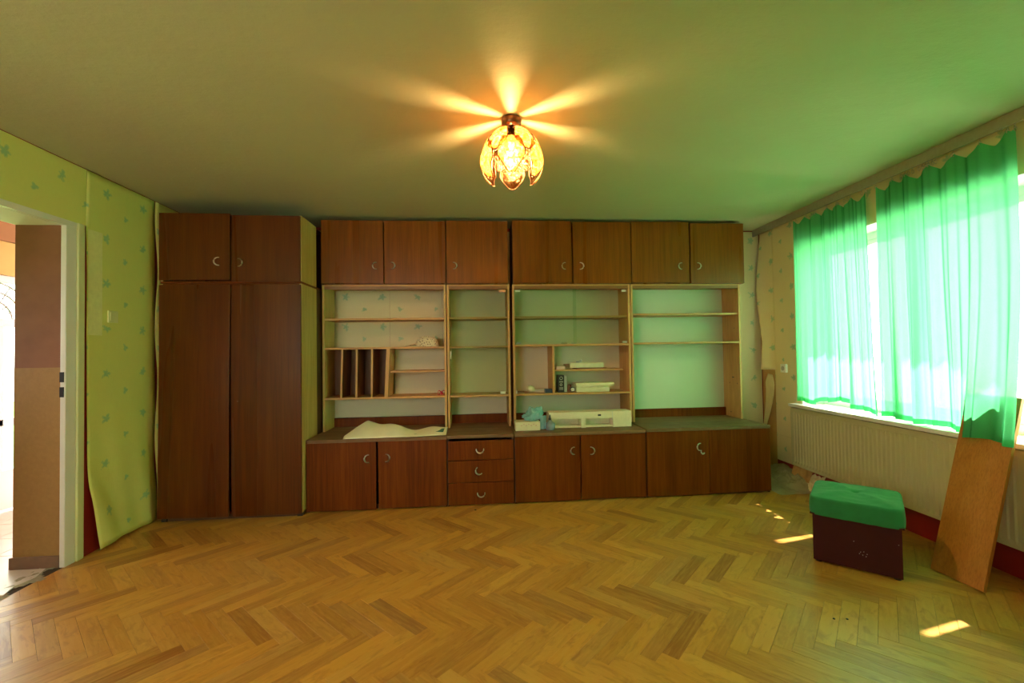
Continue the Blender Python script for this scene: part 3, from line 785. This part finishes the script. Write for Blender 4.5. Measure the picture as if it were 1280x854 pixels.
dl = door_panel(WX0, -1.974, 3.722, 1.932, 2.476, wt, 'wardrobe_wood', tilt=.000); crescent(-2.056, 3.722, 2.083, PI, dl)
dr = door_panel(-1.962, WX1-.006, 3.724, 1.920, 2.462, wt, 'wardrobe_wood', tilt=.004); crescent(-1.903, 3.724, 2.075, 0, dr)

YF = 3.80
def base_unit(x0, x1, label, doors, drawers=None, zt=.605, name='base_cabinet', cat='cabinet', xc0=None, xc1=None, mat='dark_wood'):
    r = thing(name, label, cat, ((x0+x1)/2, 4.14, 0))
    for a, b_ in ((x0, x0+.016), (x1-.016, x1)): B().box(a, b_, YF+.019, 4.47, 0.0, zt-.028).build('side_panel', 'dark_edge', r)
    B().box(x0+.016, x1-.016, 4.462, 4.47, .02, zt-.028).build('back_panel', 'dark_edge', r)
    B().box(x0+.016, x1-.016, YF+.019, 4.462, .03, .046).build('bottom_board', 'dark_edge', r)
    B().box(x0+.016, x1-.016, YF+.04, YF+.055, .0, .03).build('plinth', 'dark_edge', r)
    B().box((xc0 or x0)-.001, (xc1 or x1)+.001, YF-.004, 4.50, zt-.028, zt).build('counter_top', 'counter', r, bevel=.003)
    for (a, b_, z0, z1, hx_, hz_, ang, tilt) in doors:
        d = door_panel(a, b_, YF, z0, z1, r, mat, tilt=tilt)
        if hx_ is not None: crescent(hx_, YF, hz_, ang, d)
    for (z0, z1, hz_, ang, hx_, dz) in (drawers or []):
        d = door_panel(x0+.006, x1-.006, YF-dz, z0, z1, r, mat, name='drawer')
        crescent(hx_, YF-dz, hz_, ang, d)
        B().box(x0+.03, x1-.03, YF+.02-dz, 4.35, z0+.015, z0+.025).build('drawer_tray', 'honey_h', d)
    return r
bA = base_unit(-1.413, -.252, 'leftmost low cabinet with two dark doors, cream cloth lying on it',
    [(-1.411, -.845, .010, .574, -.906, .436, PI, .004), (-.826, -.256, .012, .574, -.761, .438, 0, -.004)], zt=.602, mat='dark_wood')
bB = base_unit(-.248, .324, 'narrow chest of three dark drawers between the low cabinets', [],
    [(.392, .556, .484, -PI/2, .030, 0), (.203, .387, .302, -PI*.80, .022, .003), (.012, .198, .110, -PI/2, .036, 0)], zt=.606, name='drawer_chest', cat='drawers')
bC = base_unit(.330, 1.500, 'low cabinet with two dark doors, right of the drawers, foam packing on it',
    [(.334, .905, .012, .575, .850, .443, PI, 0), (.915, 1.496, .016, .575, .999, .438, 0, .002)], zt=.605)
bD = base_unit(1.506, 2.668, 'rightmost low cabinet with two dark doors and one handle, empty counter',
    [(1.510, 2.085, .014, .582, 1.997, .439, PI, .002), (2.089, 2.666, .020, .584, None, 0, 0, -.004)], zt=.612)
# the second crescent of the right-hand pair hangs crooked on the same door
crescent(2.020, YF, .395, -2.2, [c for c in bD.children if c.name.startswith('door')][0], r=.018)

SF, SBK = 4.18, 4.475
def shelf_unit(x0, x1, label, z0, shelves, back='back_board', side_l='honey', side_r='honey', rail=(1.918, 1.962), name='shelf_unit', backx=None):
    r = thing(name, label, 'shelf', ((x0+x1)/2, (SF+SBK)/2, z0))
    zt = 1.962
    B().box(x0, x0+.020, SF, SBK, z0, zt).build('side_panel', side_l, r, bevel=.001)
    B().box(x1-.020, x1, SF, SBK, z0, zt).build('side_panel', side_r, r, bevel=.001)
    B().box(x0+.020, x1-.020, SF+.004, SBK, rail[1]-.016, zt).build('top_board', 'honey_h', r)
    B().box(x0+.020, x1-.020, SF+.002, SF+.018, rail[0], rail[1]-.016).build('top_rail', 'rail_wood', r)
    for (z, a, b_, d0) in shelves:
        B().box(a, b_, SF+d0, SBK-.004, z-.009, z+.009).build('shelf_board', 'honey_h', r, bevel=.001)
    B().box(x0+.020, x1-.020, SBK-.03, SBK-.01, z0, z0+.085).build('back_rail', 'dark_wood', r)
    if back: B().box(x0+.020, x1-.020, SBK, SBK+.004, z0+.05, zt).build('back_panel', back, r)
    return r
def seg(x0, x1): return (x0+.020, x1-.020)
a, b_ = seg(-1.405, -.270)
sA = shelf_unit(-1.405, -.270, 'leftmost open shelf unit with four upright slots and wallpaper showing behind', .602,
    [(1.640, a, b_, .012), (1.368, a, b_, .004), (.903, a, b_, .0)], back=None, side_l='side_board')
# dividers of the slot rack
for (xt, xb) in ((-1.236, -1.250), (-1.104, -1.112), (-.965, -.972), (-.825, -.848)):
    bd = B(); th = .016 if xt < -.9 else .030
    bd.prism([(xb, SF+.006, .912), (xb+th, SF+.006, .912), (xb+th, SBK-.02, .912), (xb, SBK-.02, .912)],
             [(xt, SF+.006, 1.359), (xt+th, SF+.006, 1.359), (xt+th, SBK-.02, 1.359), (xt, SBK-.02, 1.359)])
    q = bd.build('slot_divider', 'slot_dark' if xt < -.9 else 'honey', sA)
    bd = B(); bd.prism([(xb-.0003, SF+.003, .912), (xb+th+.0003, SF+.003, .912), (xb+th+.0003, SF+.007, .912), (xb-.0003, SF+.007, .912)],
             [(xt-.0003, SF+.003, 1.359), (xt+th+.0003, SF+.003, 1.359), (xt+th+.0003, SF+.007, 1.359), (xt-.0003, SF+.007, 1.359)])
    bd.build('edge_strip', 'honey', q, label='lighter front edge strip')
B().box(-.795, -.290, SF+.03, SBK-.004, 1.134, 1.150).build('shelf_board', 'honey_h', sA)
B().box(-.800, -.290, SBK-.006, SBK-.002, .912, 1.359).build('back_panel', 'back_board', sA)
B().box(a, -.81, SBK-.006, SBK-.002, .912, 1.359).build('back_panel', 'slot_dark', sA, label='board behind the slots, their darkness put into its colour')
B().box(a, b_, SBK-.008, SBK-.004, .69, .895).build('back_panel', 'back_board', sA)
a, b_ = seg(-.262, .334)
sB = shelf_unit(-.262, .334, 'narrow shelf unit behind a single glass door', .606, [(1.645, a, b_, .03), (1.366, a, b_, .03), (.900, a, b_, .004)])
gd = B().box(a+.004, b_-.004, SF+.008, SF+.013, .914, 1.912).build('glass_door', 'cab_glass', sB)
B().box(a+.006, a+.018, SF-.004, SF+.018, 1.255, 1.328).build('door_grip', 'outlet', gd)
B().box(.235, .285, SF-.004, SF+.018, .916, .938).build('door_grip', 'outlet', gd)
B().box(.235, .300, SF-.004, SF+.018, 1.886, 1.908).build('door_clip', 'nickel', gd)
a, b_ = seg(.362, 1.520)
sC = shelf_unit(.362, 1.520, 'shelf unit with glazed upper bays, holding boxes and clutter', .605,
    [(1.648, a, b_, .03), (1.372, a, b_, .004), (.902, a, b_, .0)])
B().box(.742, .762, SF+.006, SBK-.004, .912, 1.362).build('upright_divider', 'honey', sC)
B().box(.762, 1.452, SF+.05, SBK-.004, 1.118, 1.134).build('shelf_board', 'honey_h', sC)
for (x0, x1, yo) in ((a+.002, .985, .010), (.955, b_-.002, .020)):
    g_ = B().box(x0, x1, SF+yo, SF+yo+.005, 1.384, 1.914).build('glass_door', 'cab_glass', sC)
    xx = x0+.01 if x0 < .5 else x1-.055
    B().box(xx, xx+.045, SF+yo-.004, SF+yo+.006, 1.386, 1.404).build('door_grip', 'grey_plastic', g_)
    B().box(xx, xx+.045, SF+yo-.004, SF+yo+.006, 1.890, 1.908).build('door_grip', 'outlet', g_)
a, b_ = seg(1.528, 2.655)
sD = shelf_unit(1.528, 2.655, 'rightmost open shelf unit, empty, next to the window corner', .612,
    [(1.664, a, b_, .012), (1.378, a, b_, .0)], back='back_board_green_lit', side_r='honey')
bk = [c for c in sD.children if c.name.startswith('side_panel')][-1]
for (y, z, w_) in ((4.30, 1.02, .03), (4.23, .96, .008), (4.36, .96, .008), (4.26, 1.52, .006), (4.35, .66, .012)):
    B().box(b_-.0015, b_+.002, y-w_/2, y+w_/2, z-.005, z+.005).build('screw_hole', 'black_card', bk)

def upper(x0, x1, z0, z1, label, doors, yf=4.155):
    r = thing('wall_cabinet', label, 'cabinet', ((x0+x1)/2, 4.30, z0))
    for p, q in ((x0, x0+.016), (x1-.016, x1)): B().box(p, q, yf+.019, SBK, z0, z1).build('side_panel', 'dark_edge', r)
    B().box(x0+.016, x1-.016, yf+.019, SBK, z1-.016, z1).build('top_board', 'dark_edge', r)
    B().box(x0+.016, x1-.016, yf+.019, SBK, z0, z0+.016).build('bottom_board', 'dark_wood_lamplit', r)
    B().box(x0+.016, x1-.016, SBK-.005, SBK, z0+.016, z1-.016).build('back_panel', 'dark_edge', r)
    for (p, q, hx_, ang, dz, tilt) in doors:
        d = door_panel(p, q, yf, z0+.006+dz, z1+.002+dz, r, 'dark_wood_lamplit', tilt=tilt)
        crescent(hx_, yf, z0+.170, ang, d)
    return r
upper(-1.405, -.266, 1.9635, 2.556, 'leftmost high cabinet of the shelf wall, two dark doors', [(-1.403, -.842, -.905, PI, 0, .0), (-.832, -.268, -.765, 0, .0, .0)])
upper(-.260, .324, 1.9635, 2.562, 'single-door high cabinet shining under the ceiling lamp', [(-.258, .322, -.193, 0, 0, 0)])
upper(.368, 1.530, 1.9635, 2.566, 'high cabinet with two dark doors, above the shelves with boxes', [(.370, .943, .874, PI, .003, 0), (.955, 1.528, 1.022, 0, -.002, 0)])
upper(1.537, 2.692, 1.9640, 2.566, 'rightmost high cabinet, two dark doors, next to the window corner', [(1.538, 2.122, 2.036, PI, .004, 0), (2.136, 2.690, 2.200, 0, -.004, .002)])

# ------------------------------------------------------------------ ceiling lamp
LX, LY = .214, 2.37
lp = thing('ceiling_lamp', 'flower-shaped ceiling lamp with amber glass petals and dark brass edges', 'lamp', (LX, LY, H))
B().lathe((LX, LY, 0), [(.050, H-.001), (.056, H-.012), (.054, H-.040), (.040, H-.052)], 28).build('canopy', 'brass_dark', lp, smooth=True)
B().lathe((LX, LY, 0), [(.020, H-.052), (.018, H-.085), (.030, H-.090), (.034, H-.125), (.022, H-.132)], 20).build('socket', 'brass_dark', lp, smooth=True)
def mer(prof, t):
    n = len(prof)-1; k = min(n-1, int(t*n)); q = t*n-k
    p0, p1, p2, p3 = prof[max(0, k-1)], prof[k], prof[k+1], prof[min(n, k+2)]
    return tuple(.5*((2*p1[i])+(-p0[i]+p2[i])*q+(2*p0[i]-5*p1[i]+4*p2[i]-p3[i])*q*q+(-p0[i]+3*p1[i]-3*p2[i]+p3[i])*q**3) for i in (0, 1))
up_prof = [(.040, -.070), (.085, -.082), (.125, -.112), (.150, -.155), (.166, -.205), (.172, -.235)]
lo_prof = [(.148, -.165), (.168, -.205), (.178, -.245), (.174, -.285), (.156, -.318), (.132, -.345)]
def petal(ang, prof, hw, ends):
    def P(u, t):
        r, z = mer(prof, t); w_ = hw(t); a = ang+(u-.5)*2*w_
        rr = r*(1-.05*(2*u-1)**2)
        return Vector((LX+rr*math.cos(a), LY+rr*math.sin(a), H+z))
    b = B(); b.grid(8, 12, lambda u, t: P(u, t))
    o = b.build('petal', 'petal', lp, smooth=True, solid=.003)
    e = B(); path = [P(0, t/12) for t in range(13)]+[P(u/6, 1) for u in range(1, 6)]+[P(1, 1-t/12) for t in range(13)]
    e.tube(path, .0032, 6); e.build('petal_rim', 'brass_dark', o, smooth=True)
A0 = math.radians(-96)
for k in range(6):
    petal(A0+math.radians(30)+k*PI/3, up_prof, lambda t: math.radians(25)*(.64+.28*math.sin(min(1, t*1.3)*PI/2)-(.0 if t < .72 else 3.3*(t-.72))), 0)
for k in range(6):
    petal(A0+k*PI/3, lo_prof, lambda t: math.radians(25)*(.55+.45*math.sin(t*PI)**.7 if t < .5 else 1.0-1.45*max(0, t-.5)), 0)
B().lathe((LX, LY, H-.235), [(.004, -.050), (.026, -.042), (.040, -.018), (.042, .006), (.034, .040), (.018, .075), (.013, .10)], 20).build('bulb', 'bulb', lp, smooth=True)

# ------------------------------------------------------------------ stool
st = thing('storage_stool', 'square maroon storage stool with a tufted green velvet seat', 'stool', (2.52, 2.735, 0))
e1 = Vector((.717, -.697, 0)); ang = math.atan2(e1.y, e1.x); st.rotation_euler = (0, 0, ang)
# local frame: x along the front face, y away from the camera; front left corner at (2.069, 2.574)
sw = .416
cen = Vector((2.069, 2.574, 0))+e1*sw/2+Vector((.697, .717, 0))*sw/2
st.location = cen
h = sw/2
b = B(); b.box(-h, h, -h, -h+.012, .012, .292); b.build('front_panel', 'stool_box', st, local=True, bevel=.002)
b = B(); b.box(-h, h, h-.012, h, .012, .292); b.build('rear_panel', 'stool_box', st, local=True, bevel=.002)
for q in (-1, 1):
    b = B(); b.box(min(q*h, q*(h-.012)), max(q*h, q*(h-.012)), -h+.012, h-.012, .012, .292); b.build('side_panel', 'stool_box', st, local=True, bevel=.002)
B().box(-h+.012, h-.012, -h+.012, h-.012, .012, .022).build('bottom_board', 'dark_edge', st, local=True)
for sx in (-1, 1):
    for sy in (-1, 1):
        b = B(); b.lathe((sx*(h-.025), sy*(h-.025), 0), [(.018, 0), (.018, .012)], 12); b.build('foot', 'black_card', st, local=True)
def cush(u, v):
    # closed cushion: v wraps from the bottom rim up over the side to the middle of the top
    a = u*2*PI; hs = h+.018
    c, s_ = math.cos(a), math.sin(a); q = max(abs(c), abs(s_)); sx, sy = c/q, s_/q       # square outline
    k = 1/ (abs(sx)**10+abs(sy)**10)**.1
    if v < .3: rr, z = 1.0+.012*math.sin(v/.3*PI), .292+.078*(v/.3)
    elif v < .42: t = (v-.3)/.12; rr, z = 1-.06*t*t, .370+.030*math.sin(t*PI/2)
    else:
        t = (v-.42)/.58; rr = .94*(1-t); z = .400+.016*math.sin(t*PI*.75)-.030*math.exp(-(t-1)**2/.006)
        z += .005*math.cos(4*(a-PI/4))*math.sin(t*PI)-.004*abs(math.sin(4*a))*t*(1-t)*3
    z += .003*vn(sx*rr*6, sy*rr*6, 0)
    return Vector((sx*k*hs*rr, sy*k*hs*rr, z))
b = B()
for (x, z) in ((.02, .115), (.035, .12), (.03, .10), (.045, .095), (-.01, .17), (.015, .105), (.19, .2), (.05, .11)):
    b.box(x, x+.004, -h-.0006, -h+.001, z, z+.003)
b.build('paint_fleck', 'print_white', st, local=True, kind='stuff')
b = B(); b.grid(96, 40, cush); cu_ = b.build('seat_cushion', 'velvet', st, local=True, smooth=True)
B().box(-h-.012, h+.012, -h-.012, h+.012, .2925, .300).build('lid_board', 'stool_box', st, local=True)
B().lathe((0, 0, .381), [(.010, -.004), (.012, 0), (.008, .005)], 12).build('button', 'velvet', cu_, local=True, smooth=True)

# ------------------------------------------------------------------ leaning board
pk = thing('wooden_board', 'long orange beech board leaning on the window sill by the radiator', 'board', (2.70, 2.27, 0))
pb = [Vector((2.657, 2.397, .001)), Vector((2.672, 2.139, .001))]
pt = [Vector((rw(2.43, .030)+.040, 2.430, 1.02)), Vector((rw(2.15, .030)+.040, 2.155, 1.02))]
nrm = (pb[1]-pb[0]).cross(pt[0]-pb[0]).normalized()
if nrm.x < 0: nrm = -nrm
nt = nrm*.022
b = B(); b.prism([pb[0], pb[1], pb[1]+nt, pb[0]+nt], [pt[0], pt[1], pt[1]+nt, pt[0]+nt])
zmin = min(v.co.z for v in b.bm.verts)
for v_ in b.bm.verts: v_.co.z -= zmin
b.build('panel', 'beech', pk, bevel=.001)

# ------------------------------------------------------------------ small things
# cream oilcloth on the left counter
cl = thing('cream_cloth', 'cream oilcloth lying crumpled along the left counter', 'cloth', (-.70, 3.95, .602))
def cloth(u, v):
    x = -1.115+u*.855
    yf = 3.80-.000+.00*u
    yf = 3.798+.10*max(0, u-.35)**1.2+.01*math.sin(u*6)
    yb_ = 4.10-.05*u+.04*math.sin(u*7+1)
    if u < .12: yb_ = 3.86+(yb_-3.86)*(u/.12)**.6
    y = yf+(yb_-yf)*v
    hgt = (.060+.035*math.sin(u*5.2+.6)+.015*math.sin(u*17))*math.sin(v*PI*.55)**.8*(1-.12*u)
    hgt = hgt*(.25+.75*min(1, u/.15))
    z = .6045+max(0, hgt)+.004*vn(x*9, y*9, 2)
    return Vector((x, y, max(z, .6045)))
b = B(); b.grid(50, 20, cloth); b.build('oilcloth', 'cream_cloth', cl, smooth=True, solid=.002)
B().prism([(-.62, 3.86, .6035), (-.29, 3.92, .6035), (-.285, 4.02, .6035), (-.55, 4.02, .6035)],
          [(-.62, 3.86, .610), (-.29, 3.92, .628), (-.285, 4.02, .632), (-.55, 4.02, .615)]).build('folded_underside', 'teal_back', cl)
# patterned cap
cp = thing('patterned_cap', 'small white cap with dark dots on the left shelf', 'cap', (-.47, 4.31, 1.378))
def capf(u, v):
    a = u*2*PI; r = .105*math.cos(v*PI/2)**.7; x = -.465+r*1.08*math.cos(a); y = 4.31+r*.85*math.sin(a)
    return Vector((x, y, 1.3785+.098*math.sin(v*PI/2)+.010*vn(x*20, y*20, v*3)*(v > 0)))
b = B(); b.grid(30, 12, capf); b.build('crown', 'dotted', cp, smooth=True)
b = B(); b.grid(18, 5, lambda u, v: Vector((-.545-.12*v*math.sin(u*PI)-.01, 4.24+u*.15, 1.381+.022*math.sin(u*PI)*(1-v)+.004)))
b.build('visor', 'dotted', cp, smooth=True, solid=.003)
# crimson bow
bo = thing('ribbon_bow', 'small crimson ribbon bow at the right end of the left shelf', 'ribbon', (-.325, 4.24, .912))
for q in (-1, 1):
    b = B(); b.grid(12, 4, lambda u, v: Vector((-.325+q*.034*math.sin(u*PI), 4.225+v*.028, .934+.020*math.sin(u*2*PI)+.004*math.sin(v*3))))
    b.build('loop', 'crimson', bo, smooth=True, solid=.003)
B().lathe((-.325, 4.24, .934), [(.004, -.021), (.012, -.012), (.013, 0), (.008, .012)], 10).build('knot', 'crimson', bo, smooth=True)

# clutter at the left of shelf unit C
ZS = .9115
t = thing('crumpled_paper', 'little ball of crumpled yellowish paper in the shelf clutter', 'paper', (.535, 4.27, ZS))
b = B(); b.grid(14, 8, lambda u, v: Vector((.535+.045*math.sin(v*PI)*math.cos(u*2*PI), 4.27+.04*math.sin(v*PI)*math.sin(u*2*PI), ZS+.037-.036*math.cos(v*PI)+.010*vn(u*6, v*6, 1)*math.sin(v*PI))))
b.build('paper_ball', 'cream_card', t)
t = B().box(.39, .47, 4.22, 4.28, ZS, ZS+.018).build('matchbox', 'brown_card', origin=(.43, 4.25, ZS), bevel=.001)
props(t, 'tiny dark brown box at the left end of the cluttered shelf', 'box')
t = B().box(.370, .400, 4.20, 4.215, ZS, ZS+.030).build('paper_tag', 'print_white', origin=(.385, 4.21, ZS)); props(t, 'tiny white tag at the far left of the cluttered shelf', 'tag')
t = thing('flat_paper_stack', 'flat stack of pale papers beside the crumpled ball', 'paper', (.585, 4.31, ZS))
for i in range(4):
    R_ = Matrix.Rotation(random.uniform(-.2, .2), 3, 'Z')
    b = B(); b.box(-.075, .075, -.05, .05, i*.008, i*.008+.007, R=R_); bmesh.ops.translate(b.bm, verts=b.bm.verts, vec=(.640, 4.33, ZS+.0005))
    b.build('paper_sheet', ('cream_card', 'pink_paper', 'print_white', 'pale_box')[i], t)
t = B().box(.668, .738, 4.195, 4.25, ZS, ZS+.038).build('small_box', 'blue_black', origin=(.70, 4.22, ZS), bevel=.002)
props(t, 'small navy box lying beside the upright black box', 'box')
# upright black box with print
t = thing('upright_black_box', 'upright black box with white printed symbols on the shelf', 'box', (.845, 4.27, ZS))
B().box(.803, .862, 4.225, 4.33, ZS, ZS+.168).build('carton', 'black_card', t, bevel=.001)
B().box(.864, .889, 4.235, 4.32, ZS, ZS+.160).build('grey_case', 'grey_plastic', t, bevel=.001)
b = B()
for (px_, pz_, rr) in ((.832, .138, .014), (.830, .075, .010)):
    b.tube([(px_+rr*math.cos(k*PI/6), 4.2245, ZS+pz_+rr*math.sin(k*PI/6)) for k in range(12)], .0022, 4, closed=True)
for pz_ in (.105, .098, .045, .036, .027): b.box(.812, .850, 4.2235, 4.2248, ZS+pz_, ZS+pz_+.003)
b.build('printed_symbols', 'print_white', t)
# dial
t = thing('round_dial', 'small round dial with a white face leaning by the pale boxes', 'dial', (.942, 4.22, ZS))
b = B(); b.lathe((.942, 4.225, ZS+.027), [(.020, -.012), (.026, -.010), (.026, .010), (.020, .012)], 20, R=Matrix.Rotation(PI/2, 3, 'X')); b.build('casing', 'black_card', t, smooth=True)
b = B(); b.lathe((.942, 4.2125, ZS+.027), [(.018, -.001), (.018, .001)], 20, R=Matrix.Rotation(PI/2, 3, 'X')); b.build('face', 'print_white', t)
t = B().lathe((.925, 4.29, ZS), [(.020, 0), (.022, .003), (.022, .065), (.018, .070)], 16).build('film_canister', 'brown_card', origin=(.925, 4.29, ZS), smooth=False)
props(t, 'small dark cylinder standing behind the round dial', 'canister')
# two long pale boxes
t = thing('long_flat_box', 'lower of two stacked long pale boxes on the shelf', 'box', (1.14, 4.29, ZS))
B().box(.980, 1.310, 4.215, 4.36, ZS, ZS+.046).build('tray', 'pale_box', t, bevel=.002)
B().box(.978, 1.312, 4.213, 4.362, ZS+.033, ZS+.047).build('lid', 'pale_box', t, bevel=.002)
t = thing('long_flat_box', 'upper of two stacked long pale boxes, its end sticking out', 'box', (1.16, 4.29, ZS+.048))
R_ = Matrix.Rotation(.03, 3, 'Z')
b = B(); b.box(-.183, .183, -.068, .068, .0, .030, R=R_); bmesh.ops.translate(b.bm, verts=b.bm.verts, vec=(1.165, 4.29, ZS+.0480)); b.build('tray', 'pale_box', t, bevel=.002)
b = B(); b.box(-.192, .192, -.077, .077, .012, .040, R=R_); bmesh.ops.translate(b.bm, verts=b.bm.verts, vec=(1.165, 4.29, ZS+.0480)); b.build('lid', 'cream_card', t, bevel=.002)
# mid shelf things
ZM = 1.1345
t = thing('shallow_tray', 'dark shallow tray under the pale box on the middle shelf', 'tray', (1.14, 4.31, ZM))
b = B(); b.box(.985, 1.290, 4.235, 4.40, ZM, ZM+.004).box(.985, 1.290, 4.235, 4.240, ZM+.004, ZM+.012).box(.985, .990, 4.24, 4.40, ZM+.004, ZM+.012).box(1.285, 1.290, 4.24, 4.40, ZM+.004, ZM+.012)
b.build('tray_body', 'brown_card', t)
t = thing('pale_carton', 'pale green-white carton with a brown end on the middle shelf', 'box', (1.09, 4.31, ZM+.013))
B().box(.925, 1.262, 4.245, 4.36, ZM+.0125, ZM+.062).build('carton', 'pale_box', t, bevel=.002)
B().box(.885, .9245, 4.245, 4.36, ZM+.0125, ZM+.050).build('end_block', 'brown_card', t)
t = thing('white_knob', 'small white plastic knob on top of the pale carton', 'knob', (1.04, 4.29, ZM+.062))
B().lathe((1.045, 4.29, ZM+.0622), [(.012, 0), (.009, .006), (.008, .014), (.014, .018), (.014, .026), (.008, .030)], 14).build('knob_head', 'print_white', t, smooth=True)
B().box(1.000, 1.030, 4.28, 4.30, ZM+.0622, ZM+.078).build('knob_lever', 'grey_plastic', t)
t = B().box(.790, .880, 4.25, 4.36, ZM, ZM+.030).build('paper_packet', 'pink_paper', origin=(.835, 4.3, ZM), bevel=.003)
props(t, 'pinkish paper packet at the left end of the middle shelf', 'packet')
# glass-door labels / bits on the shelf behind the glass
for (x, w_, l) in ((.845, .060, 'tiny dark metal clips behind the glass, left of the pair'), (.945, .050, 'tiny grey metal clips behind the glass, right of the pair')):
    b = B()
    for i in range(5): b.tube([(x+i*w_/5, 4.25, 1.3815+.003), (x+i*w_/5+.004, 4.26, 1.400+.006*(i % 2)), (x+(i+1)*w_/5-.003, 4.25, 1.3845)], .0022, 5)
    t = b.build('metal_clips', 'black_card' if x < .9 else 'grey_plastic', origin=(x, 4.25, 1.381)); props(t, l, 'clips')

# things on the counter of C
ZC = .6055
t = thing('foam_packing', 'long cream foam packing piece with square cut-outs on the counter', 'packing', (1.08, 4.06, ZC))
b = B(); x0, x1 = .665, 1.440; yf, yb2 = 3.985, 4.13
b.box(x0, x1, yb2-.03, yb2, ZC, ZC+.145)                       # rear web
b.box(x0, x1, yf, yb2-.03, ZC+.085, ZC+.145)                   # top beam
b.box(x0, .715, yf, yb2-.03, ZC, ZC+.085).box(.965, 1.010, yf, yb2-.03, ZC, ZC+.085).box(1.265, x1, yf, yb2-.03, ZC, ZC+.085)
b.box(.715, .965, yf+.02, yb2-.03, ZC, ZC+.018).box(1.010, 1.265, yf+.02, yb2-.03, ZC, ZC+.018)
b.build('foam_body', 'foam', t, bevel=.002)
b = B(); b.box(1.122, 1.152, yf-.0012, yf+.002, ZC+.105, ZC+.120); b.build('slot', 'black_card', t)
b = B(); b.box(1.255, 1.262, yf-.002, yf+.001, ZC+.066, ZC+.143); b.build('score_line', 'print_white', t)
t = thing('small_carton', 'low printed carton under the cyan plastic bag', 'box', (.465, 4.0, ZC))
B().box(.352, .575, 3.925, 4.07, ZC, ZC+.078).build('carton', 'cream_card', t, bevel=.002)
b = B()
for i in range(7): b.box(.40+i*.022, .412+i*.022, 3.9238, 3.925, ZC+.040+.012*(i % 2), ZC+.050+.012*(i % 2))
b.build('printed_pattern', 'pink_paper', t)
t = thing('plastic_bag', 'crumpled cyan plastic bag slumped over the small carton', 'bag', (.54, 4.01, ZC+.08))
def bag(u, v):
    a = u*2*PI; p = v*PI; cx, sx = math.cos(a), math.sin(a); sp, cp_ = math.sin(p), math.cos(p)
    k = 1+.42*vn(cx*sp*2.2+3, sx*sp*2.2, cp_*2.2)+.30*abs(vn(cx*sp*6, sx*sp*6, cp_*6+7))-.14*abs(vn(cx*sp*13, sx*sp*13+2, cp_*13))
    x = .520+.082*k*sp*cx; y = 4.01+.060*k*sp*sx
    z = ZC+.072-.062*k*cp_*1.0+.055+.022*cx*sp
    return Vector((x, y, max(z, ZC+.0795)))
b = B(); b.grid(64, 40, bag); b.build('bag_body', 'bag', t, smooth=True)
b = B(); b.grid(8, 14, lambda u, v: Vector((.578+.055*u+.006*vn(u*4, v*6, 2), 3.955-.012*v+.008*math.sin(u*9), ZC+.004+.125*v)))
b.build('bag_tail', 'bag', t, smooth=True, solid=.002)
t = thing('bottle', 'small bluish bottle with a dark cap in front of the foam', 'bottle', (.665, 3.93, ZC))
B().lathe((.668, 3.925, ZC), [(.032, 0), (.040, .006), (.042, .045), (.038, .062), (.018, .080), (.012, .086), (.012, .092)], 24).build('bottle_body', 'bottle', t, smooth=True)
B().lathe((.664, 3.925, ZC+.0915), [(.013, 0), (.013, .014), (.008, .020), (.006, .040), (.004, .046)], 16).build('cap', 'black_card', t, smooth=True)

# grit on the floor
b = B()
for (x, y, r) in ((-.015, 3.70, .010), (1.72, 2.02, .006), (1.78, 2.01, .006)):
    b.lathe((x, y, .0006), [(r, 0), (r*.8, .003), (r*.3, .004)], 7)
t = b.build('dark_crumbs', 'black_card', origin=(0, 3.7, 0)); props(t, 'dark crumbs of dirt on the parquet', 'dirt', kind='stuff')
